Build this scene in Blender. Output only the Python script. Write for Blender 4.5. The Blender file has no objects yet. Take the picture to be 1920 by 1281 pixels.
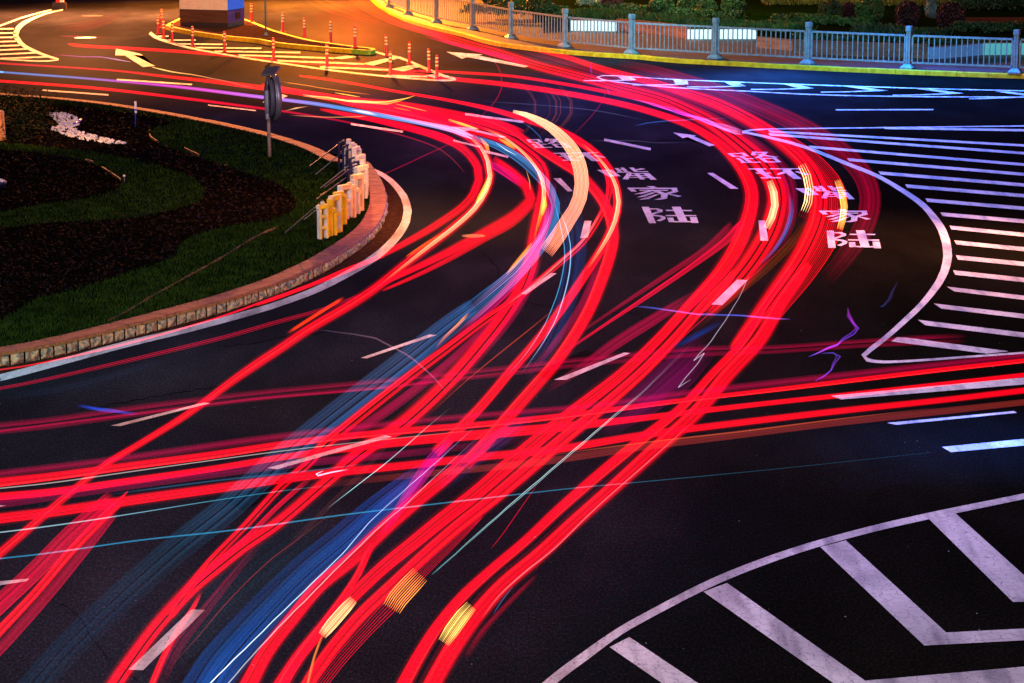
import bpy, bmesh, math, random
from mathutils import Vector, Matrix, noise
R = math.radians
rnd = random.Random(7)
SC = bpy.context.scene
COL = SC.collection

# ------------------------------------------------------------------ camera
F, H, PITCH = 4500.0, 6.5, math.atan(890.0 / 4500.0)
cam = bpy.data.cameras.new('camera')
cam.sensor_width = 36.0
cam.lens = 36.0 * F / 1920.0
cam.clip_end = 2000.0
camo = bpy.data.objects.new('camera', cam)
camo.location = (0, 0, H)
camo.rotation_euler = (R(90) - PITCH, 0, 0)
COL.objects.link(camo)
SC.camera = camo

# ------------------------------------------------------------------ render settings, sky, lamps
SC.render.engine = 'CYCLES'
SC.cycles.transparent_max_bounces = 256
SC.cycles.max_bounces = 6
SC.cycles.use_denoising = True
SC.cycles.sample_clamp_indirect = 4.0
SC.view_settings.view_transform = 'Standard'
SC.view_settings.look = 'None'
SC.view_settings.exposure = 0.0
SC.view_settings.gamma = 1.0
W = bpy.data.worlds.new('World')
SC.world = W
W.use_nodes = True
wn = W.node_tree
sky = wn.nodes.new('ShaderNodeTexSky')
sky.sky_type = 'NISHITA'
sky.sun_disc = False
sky.sun_elevation = R(1.0)
sky.sun_rotation = R(180)
wn.links.new(sky.outputs[0], wn.nodes['Background'].inputs[0])
wn.nodes['Background'].inputs[1].default_value = 0.004


def aim(o, d):
    o.rotation_euler = Vector(d).to_track_quat('-Z', 'Y').to_euler()


def lamp(kind, name, loc, target, energy, color, size=0.5, spot=120, blend=0.8):
    l = bpy.data.lights.new(name, kind)
    l.energy = energy
    l.color = color
    if kind == 'SUN':
        l.angle = size
    else:
        l.shadow_soft_size = size
    if kind == 'SPOT':
        l.spot_size = R(spot)
        l.spot_blend = blend
    o = bpy.data.objects.new(name, l)
    o.location = loc
    aim(o, Vector(target) - Vector(loc))
    COL.objects.link(o)
    return o


# the dim lilac glow of the city sky
lamp('SUN', 'city_glow', (-8, -50, 46), (0, 0, 0), 0.75, (1.0, 0.55, 0.72), R(40))
lamp('SPOT', 'near_fill_light', (9, -6, 13), (9, 32, 0), 10500, (1.0, 0.56, 0.70), 1.5, 100, 1.0)  # added pink fill from the camera side for the near road
lamp('SPOT', 'near_fill_light', (-9, 4, 12), (-2, 40, 0), 19000, (0.62, 0.77, 1.0), 1.5, 100, 1.0)  # added cool fill for the left and middle road
lamp('SPOT', 'near_fill_light', (6, 16, 12), (3, 48, 0), 11000, (0.95, 0.74, 1.0), 1.5, 75, 1.0)  # added lilac fill for the middle of the road

# ------------------------------------------------------------------ picture point -> place
CT, ST = math.cos(PITCH), math.sin(PITCH)


def P(px, py, z=0.0):
    u, v = px - 960.0, py - 640.5
    d = F * ST + v * CT
    t = (H - z) / d
    return Vector((u * t, (F * CT - v * ST) * t, z))


def mpp(p):
    return (p.y * CT + (H - p.z) * ST) / F


# unseen lamps read from the coloured light, some of them added fills
def gl(px, py, z):
    p = P(px, py)
    p.z = z
    return p


lamp('SPOT', 'sodium_street_and_fill_lamp', gl(625, 2, 9), gl(625, 22, 0), 200000, (1.0, 0.26, 0.02), 0.4, 140, 1.0)
lamp('SPOT', 'sodium_street_and_fill_lamp', gl(150, 22, 9), gl(160, 45, 0), 110000, (1.0, 0.30, 0.085), 0.4, 140, 1.0)
lamp('SPOT', 'sodium_street_and_fill_lamp', gl(520, 185, 8), gl(560, 100, 0), 14000, (1.0, 0.44, 0.14), 0.4, 115, 1.0)  # added front fill for the bollards and hatch paint
lamp('SPOT', 'sodium_street_and_fill_lamp', gl(395, 92, 6.5), gl(390, 45, 1.0), 3800, (1.0, 0.40, 0.10), 0.4, 120, 1.0)  # added fill aimed at the kiosk front
lamp('SPOT', 'red_signal_lamp', gl(672, -22, 5), gl(700, 10, 0), 40000, (1.0, 0.04, 0.01), 0.3, 120, 1.0)
lamp('SPOT', 'amber_shop_light', gl(840, 420, 5), gl(690, 410, 0), 2400, (1.0, 0.36, 0.07), 0.4, 110, 1.0)
lamp('SPOT', 'garden_flood_light', gl(95, 310, 2.2), gl(110, 235, 0.2), 900, (1.0, 0.46, 0.16), 0.3, 110, 1.0)
lamp('SPOT', 'blue_billboard_light', gl(1580, 140, 9), gl(1640, 185, 0), 42000, (0.0, 0.17, 1.0), 0.8, 140, 1.0)
lamp('SPOT', 'blue_billboard_light', gl(2080, 190, 8), gl(1850, 240, 0), 5000, (0.04, 0.11, 1.0), 0.8, 130, 1.0)
lamp('SPOT', 'teal_billboard_light', gl(1500, 170, 5), gl(1480, 108, 0.5), 5200, (0.05, 0.55, 0.80), 0.6, 150, 1.0)
lamp('SPOT', 'amber_shop_light', gl(1990, 450, 5), gl(1850, 470, 0), 4200, (1.0, 0.34, 0.10), 0.4, 110, 1.0)
lamp('SPOT', 'teal_shop_light', gl(-420, 800, 3), gl(120, 650, 0.1), 620, (0.05, 0.60, 0.75), 0.3, 80, 1.0)
lamp('SPOT', 'amber_shop_light', gl(760, 900, 3), gl(420, 590, 0.1), 420, (1.0, 0.45, 0.06), 0.3, 90, 1.0)
lamp('SPOT', 'blue_sign_light', gl(2010, 815, 3), gl(1870, 830, 0), 2400, (0.0, 0.15, 1.0), 0.3, 70, 1.0)
lamp('SPOT', 'teal_billboard_light', gl(1120, 128, 5), gl(1120, 84, 0.4), 4200, (0.05, 0.55, 0.80), 0.6, 140, 1.0)
lamp('SPOT', 'grass_fill_light', gl(1280, 62, 6), gl(1270, 30, 0.5), 4200, (0.75, 1.0, 0.45), 0.5, 150, 1.0)  # added greenish fill to brighten the grass behind the railing
lamp('SPOT', 'violet_shop_light', gl(1560, 1000, 6), gl(1640, 960, 0), 420, (0.25, 0.20, 1.0), 0.6, 110, 1.0)


# ------------------------------------------------------------------ materials
def newmat(name):
    m = bpy.data.materials.new(name)
    m.use_nodes = True
    return m, m.node_tree.nodes, m.node_tree.links, m.node_tree.nodes['Principled BSDF']


def coords(n, l, scale):
    tc = n.new('ShaderNodeTexCoord')
    mp = n.new('ShaderNodeMapping')
    mp.inputs['Scale'].default_value = scale if isinstance(scale, tuple) else (scale,) * 3
    l.new(tc.outputs['Object'], mp.inputs[0])
    return mp.outputs[0]


def ramp(n, stops):
    r = n.new('ShaderNodeValToRGB')
    e = r.color_ramp.elements
    while len(e) < len(stops):
        e.new(0.5)
    for k, (p, c) in enumerate(stops):
        e[k].position = p
        e[k].color = (*c, 1)
    return r


def mat_noise(name, c0, c1, scale=5.0, rough=0.8, bump=0.2, spec=0.2, detail=6, lo=0.35, hi=0.65, metal=0.0):
    m, n, l, b = newmat(name)
    v = coords(n, l, scale)
    t = n.new('ShaderNodeTexNoise')
    t.inputs['Scale'].default_value = 1.0
    t.inputs['Detail'].default_value = detail
    l.new(v, t.inputs[0])
    r = ramp(n, [(lo, c0), (hi, c1)])
    l.new(t.outputs[0], r.inputs[0])
    l.new(r.outputs[0], b.inputs['Base Color'])
    b.inputs['Roughness'].default_value = rough
    b.inputs['Specular IOR Level'].default_value = spec
    b.inputs['Metallic'].default_value = metal
    if bump:
        bp = n.new('ShaderNodeBump')
        bp.inputs['Strength'].default_value = bump
        bp.inputs['Distance'].default_value = 0.02
        l.new(t.outputs[0], bp.inputs['Height'])
        l.new(bp.outputs[0], b.inputs['Normal'])
    return m


def mat_asphalt():
    m, n, l, b = newmat('asphalt')
    v1 = coords(n, l, (44.0, 17.0, 44.0))
    g = n.new('ShaderNodeTexNoise')
    g.inputs['Scale'].default_value = 1.0
    g.inputs['Detail'].default_value = 3
    g.inputs['Roughness'].default_value = 0.8
    l.new(v1, g.inputs[0])
    gr = ramp(n, [(0.34, (0.45, 0.45, 0.47)), (0.54, (0.9, 0.9, 0.9)), (0.70, (2.2, 2.2, 2.3))])
    l.new(g.outputs[0], gr.inputs[0])
    v2 = coords(n, l, (0.35, 0.12, 0.35))
    p = n.new('ShaderNodeTexNoise')
    p.inputs['Scale'].default_value = 1.0
    p.inputs['Detail'].default_value = 7
    p.inputs['Roughness'].default_value = 0.62
    l.new(v2, p.inputs[0])
    pr = ramp(n, [(0.32, (0.0075, 0.0068, 0.0062)), (0.5, (0.0120, 0.0110, 0.0104)), (0.70, (0.0215, 0.020, 0.0190))])
    l.new(p.outputs[0], pr.inputs[0])
    # reflected sheen of the left lanes put into the colour, right side darkened
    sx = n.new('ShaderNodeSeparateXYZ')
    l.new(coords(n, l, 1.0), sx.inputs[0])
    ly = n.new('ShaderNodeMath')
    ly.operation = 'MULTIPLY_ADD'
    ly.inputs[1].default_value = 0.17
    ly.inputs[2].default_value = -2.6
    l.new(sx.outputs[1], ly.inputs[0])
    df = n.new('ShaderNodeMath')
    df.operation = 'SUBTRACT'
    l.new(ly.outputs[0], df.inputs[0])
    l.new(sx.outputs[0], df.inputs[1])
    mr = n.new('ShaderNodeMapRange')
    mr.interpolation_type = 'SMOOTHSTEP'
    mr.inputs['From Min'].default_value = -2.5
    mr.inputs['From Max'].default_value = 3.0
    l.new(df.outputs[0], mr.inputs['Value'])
    sheen_tint = n.new('ShaderNodeMix')
    sheen_tint.data_type = 'RGBA'
    l.new(mr.outputs[0], sheen_tint.inputs[0])
    sheen_tint.inputs[6].default_value = (0.55, 0.55, 0.50, 1)
    sheen_tint.inputs[7].default_value = (1.6, 1.8, 2.5, 1)
    sheen_mix = n.new('ShaderNodeMix')
    sheen_mix.data_type = 'RGBA'
    sheen_mix.blend_type = 'MULTIPLY'
    sheen_mix.inputs[0].default_value = 1.0
    l.new(pr.outputs[0], sheen_mix.inputs[6])
    l.new(sheen_tint.outputs[2], sheen_mix.inputs[7])
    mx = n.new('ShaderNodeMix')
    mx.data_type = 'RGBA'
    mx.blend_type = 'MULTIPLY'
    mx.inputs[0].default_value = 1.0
    l.new(sheen_mix.outputs[2], mx.inputs[6])
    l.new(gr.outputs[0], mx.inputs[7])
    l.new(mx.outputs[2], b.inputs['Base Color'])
    b.inputs['Roughness'].default_value = 0.6
    sv = n.new('ShaderNodeMath')          # specular limited to the far left, shaping where lamp glow shows
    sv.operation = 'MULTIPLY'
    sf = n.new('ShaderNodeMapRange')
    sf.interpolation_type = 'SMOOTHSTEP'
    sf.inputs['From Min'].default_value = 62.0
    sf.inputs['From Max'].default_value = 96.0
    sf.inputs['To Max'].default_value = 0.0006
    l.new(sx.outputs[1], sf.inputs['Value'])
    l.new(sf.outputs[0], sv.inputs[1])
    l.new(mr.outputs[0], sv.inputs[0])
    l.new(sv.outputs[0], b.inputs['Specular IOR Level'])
    bp = n.new('ShaderNodeBump')
    bp.inputs['Strength'].default_value = 0.35
    bp.inputs['Distance'].default_value = 0.01
    l.new(g.outputs[0], bp.inputs['Height'])
    l.new(bp.outputs[0], b.inputs['Normal'])
    return m


def mat_paint(name, c, dark=(0.10, 0.09, 0.09)):
    """road paint: hairline crackle, worn specks and a little patchiness"""
    m, n, l, b = newmat(name)
    v = coords(n, l, 9.0)
    nz = n.new('ShaderNodeTexNoise')
    nz.inputs['Scale'].default_value = 2.2
    nz.inputs['Detail'].default_value = 5
    l.new(v, nz.inputs[0])
    ad = n.new('ShaderNodeVectorMath')
    ad.operation = 'MULTIPLY_ADD'
    ad.inputs[1].default_value = (0.5, 0.5, 0.5)
    l.new(nz.outputs[1], ad.inputs[0])
    l.new(v, ad.inputs[2])
    vo = n.new('ShaderNodeTexVoronoi')
    vo.feature = 'DISTANCE_TO_EDGE'
    vo.inputs['Scale'].default_value = 1.0
    l.new(ad.outputs[0], vo.inputs[0])
    cr = ramp(n, [(0.010, (0.22, 0.20, 0.20)), (0.035, (1, 1, 1))])
    l.new(vo.outputs[0], cr.inputs[0])
    v3 = coords(n, l, (1.3, 0.6, 1.3))
    pz = n.new('ShaderNodeTexNoise')
    pz.inputs['Scale'].default_value = 1.0
    pz.inputs['Detail'].default_value = 8
    l.new(v3, pz.inputs[0])
    pr = ramp(n, [(0.34, tuple(x * 0.50 for x in c)), (0.60, c)])
    l.new(pz.outputs[0], pr.inputs[0])
    mx = n.new('ShaderNodeMix')
    mx.data_type = 'RGBA'
    mx.blend_type = 'MULTIPLY'
    l.new(pr.outputs[0], mx.inputs[6])
    l.new(cr.outputs[0], mx.inputs[7])
    w = ramp(n, [(0.40, (0.25, 0.25, 0.25)), (0.62, (1, 1, 1))])
    l.new(nz.outputs[0], w.inputs[0])
    l.new(w.outputs[0], mx.inputs[0])
    v5 = coords(n, l, (4.5, 0.5, 4.5))
    tz = n.new('ShaderNodeTexNoise')
    tz.inputs['Scale'].default_value = 1.0
    tz.inputs['Detail'].default_value = 6
    l.new(v5, tz.inputs[0])
    tr = ramp(n, [(0.33, (0.42, 0.40, 0.40)), (0.52, (1, 1, 1))])
    l.new(tz.outputs[0], tr.inputs[0])
    m3 = n.new('ShaderNodeMix')
    m3.data_type = 'RGBA'
    m3.blend_type = 'MULTIPLY'
    m3.inputs[0].default_value = 0.85
    l.new(mx.outputs[2], m3.inputs[6])
    l.new(tr.outputs[0], m3.inputs[7])
    v4 = coords(n, l, 70.0)
    sp = n.new('ShaderNodeTexNoise')
    sp.inputs['Scale'].default_value = 1.0
    sp.inputs['Detail'].default_value = 2
    l.new(v4, sp.inputs[0])
    sr = ramp(n, [(0.66, (0, 0, 0)), (0.72, (1, 1, 1))])
    l.new(sp.outputs[0], sr.inputs[0])
    m2 = n.new('ShaderNodeMix')
    m2.data_type = 'RGBA'
    l.new(sr.outputs[0], m2.inputs[0])
    l.new(m3.outputs[2], m2.inputs[6])
    m2.inputs[7].default_value = (*dark, 1)
    l.new(m2.outputs[2], b.inputs['Base Color'])
    b.inputs['Roughness'].default_value = 0.7
    b.inputs['Specular IOR Level'].default_value = 0.2
    return m


def mat_plain(name, c, rough=0.5, spec=0.4, metal=0.0):
    return mat_noise(name, tuple(x * 0.82 for x in c), c, 6.0, rough, 0.05, spec, 4, 0.3, 0.7, metal)


def mat_emit(name, c, s):
    m, n, l, b = newmat(name)
    b.inputs['Base Color'].default_value = (*[0.5 * x for x in c], 1)
    v = coords(n, l, 3.0)
    t = n.new('ShaderNodeTexNoise')
    l.new(v, t.inputs[0])
    r = ramp(n, [(0.3, tuple(x * 0.75 for x in c)), (0.7, c)])
    l.new(t.outputs[0], r.inputs[0])
    l.new(r.outputs[0], b.inputs['Emission Color'])
    b.inputs['Emission Strength'].default_value = s
    return m


def mat_light():
    m = bpy.data.materials.new('trail_light')
    m.use_nodes = True
    n, l = m.node_tree.nodes, m.node_tree.links
    n.clear()
    o = n.new('ShaderNodeOutputMaterial')
    a = n.new('ShaderNodeAttribute')
    a.attribute_name = 'glow'
    e = n.new('ShaderNodeEmission')
    t = n.new('ShaderNodeBsdfTransparent')
    s = n.new('ShaderNodeAddShader')
    l.new(a.outputs['Color'], e.inputs[0])
    l.new(e.outputs[0], s.inputs[0])
    l.new(t.outputs[0], s.inputs[1])
    l.new(s.outputs[0], o.inputs[0])
    m.cycles.emission_sampling = 'NONE'
    return m


M = dict(
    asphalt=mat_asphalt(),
    patch=mat_noise('repair_asphalt', (0.004, 0.004, 0.005), (0.013, 0.012, 0.013), 30, 0.9, 0.3, 0.0),
    white=mat_paint('white_road_paint', (0.74, 0.73, 0.72)),
    gutter=mat_noise('brown_gutter_paving', (0.030, 0.013, 0.009), (0.070, 0.029, 0.019), 9, 0.9, 0.3, 0.0),
    lawn=mat_noise('lawn_soil', (0.002, 0.006, 0.001), (0.005, 0.012, 0.002), 14, 0.95, 0.5, 0.0),
    grass=mat_noise('grass_blade', (0.007, 0.018, 0.001), (0.022, 0.048, 0.004), 3, 0.8, 0.0, 0.05),
    mulch=mat_noise('bark_mulch', (0.001, 0.001, 0.001), (0.006, 0.004, 0.003), 22, 0.95, 0.9, 0.0),
    chip=mat_noise('mulch_chip', (0.003, 0.002, 0.0015), (0.026, 0.014, 0.010), 9, 0.9, 0.2, 0.03),
    redstrip=mat_noise('reddish_brown', (0.03, 0.014, 0.008), (0.07, 0.028, 0.014), 20, 0.9, 0.4),
    cap=mat_noise('red_sandstone', (0.17, 0.050, 0.035), (0.30, 0.090, 0.062), 7, 0.8, 0.3),
    capside=mat_noise('yellow_lit_stone_edge', (0.17, 0.105, 0.030), (0.32, 0.20, 0.06), 12, 0.8, 0.3),  # yellow light on the slab edge, put into its colour
    stone=mat_noise('split_granite', (0.05, 0.10, 0.085), (0.50, 0.40, 0.17), 16, 0.75, 1.0, 0.4, 8, 0.36, 0.64),
    yellow=mat_noise('yellow_kerb_paint', (0.55, 0.30, 0.008), (0.80, 0.50, 0.015), 5, 0.7, 0.2),
    green=mat_noise('green_kerb_paint', (0.16, 0.30, 0.02), (0.30, 0.45, 0.03), 5, 0.7, 0.2),
    paver=mat_noise('plaza_paving', (0.055, 0.050, 0.070), (0.12, 0.105, 0.14), 4, 0.6, 0.2, 0.3),
    brick=mat_noise('red_brick_paving', (0.035, 0.018, 0.014), (0.085, 0.042, 0.032), 8, 0.95, 0.3, 0.0),
    rail=mat_noise('grey_railing_paint', (0.14, 0.16, 0.18), (0.24, 0.26, 0.28), 8, 0.45, 0.05, 0.5),
    red=mat_plain('red_bollard_plastic', (0.62, 0.015, 0.02), 0.4),
    band=mat_plain('yellow_reflective_band', (0.95, 0.78, 0.30), 0.3),
    black=mat_plain('black_metal', (0.012, 0.012, 0.016), 0.5),
    signgrey=mat_plain('sign_back_grey', (0.085, 0.085, 0.105), 0.5, 0.4),
    spine=mat_plain('zinc_grey', (0.36, 0.36, 0.42), 0.5, 0.4),
    steel=mat_plain('grey_steel', (0.22, 0.22, 0.25), 0.35, 0.5, 0.5),
    wood=mat_noise('weathered_wood', (0.22, 0.15, 0.085), (0.42, 0.30, 0.18), 9, 0.8, 0.3),
    panelblk=mat_plain('solar_glass', (0.006, 0.006, 0.010), 0.15, 0.5),
    lyellow=mat_noise('amber_lit_letter_face', (0.66, 0.38, 0.01), (0.90, 0.58, 0.02), 6, 0.6, 0.05),  # amber light on the letter faces, put into their colour
    lcream=mat_noise('cream_letter_paint', (0.60, 0.50, 0.36), (0.82, 0.74, 0.58), 6, 0.6, 0.05),
    lorange=mat_noise('peach_lit_letter_face', (0.65, 0.36, 0.17), (0.85, 0.52, 0.28), 6, 0.6, 0.05),  # orange light on the middle letters, put into their colour
    frame=mat_plain('navy_sign_frame', (0.010, 0.012, 0.045), 0.5),
    pebble=mat_noise('white_pebble', (0.50, 0.42, 0.38), (0.85, 0.80, 0.76), 30, 0.7, 0.1),
    blueplastic=mat_plain('blue_plastic', (0.02, 0.06, 0.62), 0.35),
    bluewhite=mat_plain('white_tag_plastic', (0.65, 0.65, 0.75), 0.4),
    bark=mat_noise('stump_bark', (0.24, 0.09, 0.02), (0.62, 0.28, 0.07), 10, 0.85, 0.8),
    cut=mat_noise('stump_cut_wood', (0.22, 0.10, 0.09), (0.34, 0.17, 0.15), 14, 0.8, 0.2),
    kcream=mat_plain('cream_kiosk_panel', (0.62, 0.50, 0.38), 0.5),
    kbrown=mat_noise('brown_kiosk_panel', (0.055, 0.022, 0.012), (0.085, 0.036, 0.02), (1, 1, 14), 0.6, 0.1),
    kblue=mat_emit('blue_lightbox', (0.0, 0.16, 1.0), 0.55),
    kblue2=mat_plain('blue_kiosk_panel', (0.010, 0.05, 0.42), 0.4),
    kteal=mat_plain('teal_kiosk_plinth', (0.02, 0.10, 0.11), 0.5),
    kdark=mat_plain('dark_kiosk_plinth', (0.018, 0.012, 0.012), 0.6),
    lit=mat_emit('white_lit_panel', (0.72, 1.0, 1.0), 1.05),
    litteal=mat_emit('teal_lit_panel', (0.12, 0.55, 0.55), 0.55),
    litblue=mat_emit('blue_lit_panel', (0.10, 0.26, 0.62), 0.38),
    litwarm=mat_emit('warm_lit_panel', (1.0, 0.62, 0.22), 0.9),
    planter=mat_noise('brown_planter_board', (0.22, 0.065, 0.026), (0.40, 0.13, 0.055), (1, 1, 9), 0.7, 0.2),
    planterdk=mat_noise('dark_planter_board', (0.10, 0.045, 0.034), (0.18, 0.085, 0.062), (1, 1, 9), 0.7, 0.2),
    concrete=mat_noise('grey_concrete', (0.10, 0.13, 0.14), (0.18, 0.22, 0.23), 4, 0.8, 0.2),
    leaf=mat_noise('green_leaf', (0.012, 0.045, 0.008), (0.035, 0.105, 0.016), 2, 0.6, 0, 0.3),
    leafdk=mat_noise('dark_leaf', (0.006, 0.022, 0.006), (0.018, 0.050, 0.012), 2, 0.6, 0, 0.3),
    cover=mat_noise('ground_cover_leaf', (0.003, 0.008, 0.002), (0.010, 0.024, 0.005), 2, 0.8, 0, 0.05),
    leafred=mat_noise('dark_red_leaf', (0.016, 0.004, 0.006), (0.045, 0.008, 0.010), 2, 0.6, 0, 0.3),
    leafsil=mat_noise('silver_leaf', (0.05, 0.10, 0.09), (0.12, 0.20, 0.18), 2, 0.6, 0, 0.3),
    leafgold=mat_noise('golden_leaf', (0.06, 0.06, 0.008), (0.16, 0.13, 0.015), 2, 0.6, 0, 0.3),
    hyellow=mat_plain('yellow_hazard_paint', (0.70, 0.42, 0.02), 0.5),
    pwhite=mat_plain('white_post_paint', (0.80, 0.78, 0.76), 0.4),
    pole=mat_plain('teal_pole_paint', (0.10, 0.22, 0.26), 0.4),
    light=mat_light(),
)


# ------------------------------------------------------------------ builders
def link(o, parent=None):
    COL.objects.link(o)
    if parent is not None:
        o.parent = parent
        pm = parent.matrix_basis.copy()
        q = parent.parent
        while q is not None:
            pm = q.matrix_basis @ pm
            q = q.parent
        o.matrix_parent_inverse = pm.inverted()
    return o


def obj(name, vs, fs, mat, parent=None, smooth=False, mats=None, mi=None):
    me = bpy.data.meshes.new(name)
    me.from_pydata([tuple(v) for v in vs], [], fs)
    for m in (mats or [mat]):
        me.materials.append(m)
    if mi:
        me.polygons.foreach_set('material_index', mi)
    if smooth:
        me.polygons.foreach_set('use_smooth', [True] * len(me.polygons))
    me.update()
    return link(bpy.data.objects.new(name, me), parent)


def empty(name, loc, label, cat, group=None):
    o = bpy.data.objects.new(name, None)
    o.location = loc
    o.empty_display_size = 0.2
    COL.objects.link(o)
    return tag(o, label, cat, group)


def tag(o, label=None, cat=None, group=None, kind=None):
    if label:
        o['label'] = label
    if cat:
        o['category'] = cat
    if group:
        o['group'] = group
    if kind:
        o['kind'] = kind
    return o


class MB:
    """collects faces of one mesh"""

    def __init__(s):
        s.v, s.f, s.m = [], [], []

    def add(s, vs, fs, mi=0):
        b = len(s.v)
        s.v += [Vector(v) for v in vs]
        s.f += [tuple(b + i for i in f) for f in fs]
        s.m += [mi] * len(fs)

    def box(s, c, size, rz=0.0, mi=0, bev=0.0, up=None):
        x, y, z = (q / 2 for q in size)
        mt = Matrix.Translation(Vector(c)) @ Matrix.Rotation(rz, 4, 'Z')
        if bev <= 0:
            vs = [mt @ Vector((i * x, j * y, k * z)) for i in (-1, 1) for j in (-1, 1) for k in (-1, 1)]
            s.add(vs, [(0, 1, 3, 2), (4, 6, 7, 5), (0, 4, 5, 1), (2, 3, 7, 6), (0, 2, 6, 4), (1, 5, 7, 3)], mi)
        else:
            bm = bmesh.new()
            bmesh.ops.create_cube(bm, size=1.0)
            for v in bm.verts:
                v.co = Vector((v.co.x * 2 * x, v.co.y * 2 * y, v.co.z * 2 * z))
            bmesh.ops.bevel(bm, geom=bm.edges[:], offset=bev, segments=2, affect='EDGES')
            bm.verts.index_update()
            s.add([mt @ v.co for v in bm.verts], [tuple(v.index for v in f.verts) for f in bm.faces], mi)
            bm.free()

    def tube(s, a, b, r, n=8, r2=None, mi=0, caps=True):
        a, b = Vector(a), Vector(b)
        r2 = r if r2 is None else r2
        d = (b - a).normalized()
        u = d.orthogonal().normalized()
        w = d.cross(u)
        vs = []
        for p, q in ((a, r), (b, r2)):
            for k in range(n):
                t = 2 * math.pi * k / n
                vs.append(p + (u * math.cos(t) + w * math.sin(t)) * q)
        fs = [(k, (k + 1) % n, n + (k + 1) % n, n + k) for k in range(n)]
        if caps:
            fs += [tuple(range(n))[::-1], tuple(range(n, 2 * n))]
        s.add(vs, fs, mi)

    def lathe(s, c, prof, n=16, mi=0):
        c = Vector(c)
        vs = []
        for r, z in prof:
            for k in range(n):
                t = 2 * math.pi * k / n
                vs.append(c + Vector((r * math.cos(t), r * math.sin(t), z)))
        fs = []
        for j in range(len(prof) - 1):
            for k in range(n):
                fs.append((j * n + k, j * n + (k + 1) % n, (j + 1) * n + (k + 1) % n, (j + 1) * n + k))
        fs.append(tuple(range(n))[::-1])
        fs.append(tuple(range((len(prof) - 1) * n, len(prof) * n)))
        s.add(vs, fs, mi)

    def build(s, name, mat, parent=None, smooth=False, mats=None):
        return obj(name, s.v, s.f, mat, parent, smooth, mats, s.m if mats else None)


def catmull(pts, step=10.0):
    """smooth polyline through points of any dimension, about one point per step of the first two coordinates"""
    pts = [tuple(float(c) for c in p) for p in pts]
    if len(pts) == 2:
        a, b = pts
        L = math.hypot(b[0] - a[0], b[1] - a[1])
        n = max(1, int(L / step))
        return [tuple(a[k] + (b[k] - a[k]) * i / n for k in range(len(a))) for i in range(n + 1)]
    out = []
    ext = [tuple(2 * a - b for a, b in zip(pts[0], pts[1]))] + pts + [tuple(2 * a - b for a, b in zip(pts[-1], pts[-2]))]
    for i in range(1, len(ext) - 2):
        p0, p1, p2, p3 = ext[i - 1:i + 3]
        L = math.hypot(p2[0] - p1[0], p2[1] - p1[1])
        n = max(1, int(L / step))
        for k in range(n):
            t = k / n
            out.append(tuple(0.5 * (2 * b + (c - a) * t + (2 * a - 5 * b + 4 * c - d) * t * t + (3 * b - a - 3 * c + d) * t ** 3)
                             for a, b, c, d in zip(p0, p1, p2, p3)))
    out.append(pts[-1])
    return out


def run_on(pts):
    """carry a line that leaves the picture on past its edge"""
    pts = [tuple(p) for p in pts]
    for rev in (False, True):
        q = pts[::-1] if rev else pts
        a, b = q[-2], q[-1]
        if b[0] > 1925 or b[0] < -5 or b[1] > 1282:
            L = math.hypot(b[0] - a[0], b[1] - a[1]) or 1.0
            k = (150.0 if b[1] > 1282 else 420.0) / L
            q = q + [(b[0] + (b[0] - a[0]) * k, b[1] + (b[1] - a[1]) * k) + tuple(b[2:])]
        pts = q[::-1] if rev else q
    return pts


def normals2(c):
    ns = []
    for i in range(len(c)):
        a, b = c[max(0, i - 1)], c[min(len(c) - 1, i + 1)]
        dx, dy = b[0] - a[0], b[1] - a[1]
        L = math.hypot(dx, dy) or 1.0
        ns.append((-dy / L, dx / L))
    return ns


ROAD = None


def sheet(name, poly, z, mat, parent=None, kind='structure'):
    """flat polygon on the ground (may be concave)"""
    bm = bmesh.new()
    vs = [bm.verts.new((p.x, p.y, z)) for p in poly]
    bm.faces.new(vs)
    bmesh.ops.triangulate(bm, faces=bm.faces[:])
    for f in bm.faces:
        if f.normal.z < 0:
            f.normal_flip()
    me = bpy.data.meshes.new(name)
    bm.to_mesh(me)
    bm.free()
    me.materials.append(mat)
    o = link(bpy.data.objects.new(name, me), parent)
    if parent is None:
        tag(o, kind=kind)
    return o


def marking(name, poly, z=0.004, label=None):
    o = sheet(name, [P(x, y) for x, y in poly], z, M['white'], ROAD)
    if label:
        o['label'] = label
    return o


def stripe(name, pts, w, z=0.004, label=None, step=12, mat=None):
    """painted line following points seen on the ground; w = its breadth across the line"""
    c = catmull(run_on([(p[0], p[1], p[2] if len(p) > 2 else w) for p in pts]), step)
    ns = normals2(c)
    vs, fs = [], []
    for (x, y, ww), (nx, ny) in zip(c, ns):
        for sg in (-0.5, 0.5):
            q = P(x + nx * ww * sg, y + ny * ww * sg)
            q.z = z
            vs.append(q)
    for i in range(len(c) - 1):
        fs.append((2 * i, 2 * i + 1, 2 * i + 3, 2 * i + 2))
    o = obj(name, vs, fs, mat or M['white'], ROAD)
    bm = bmesh.new()
    bm.from_mesh(o.data)
    for f in bm.faces:
        if f.normal.z < 0:
            f.normal_flip()
    bm.to_mesh(o.data)
    bm.free()
    if label:
        o['label'] = label
    return o

# ================================================================== the road and its paint
g = [Vector((-160, -10, 0)), Vector((160, -10, 0)), Vector((160, 420, 0)), Vector((-160, 420, 0))]
ROAD = sheet('road', g, 0.0, M['asphalt'])

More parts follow.
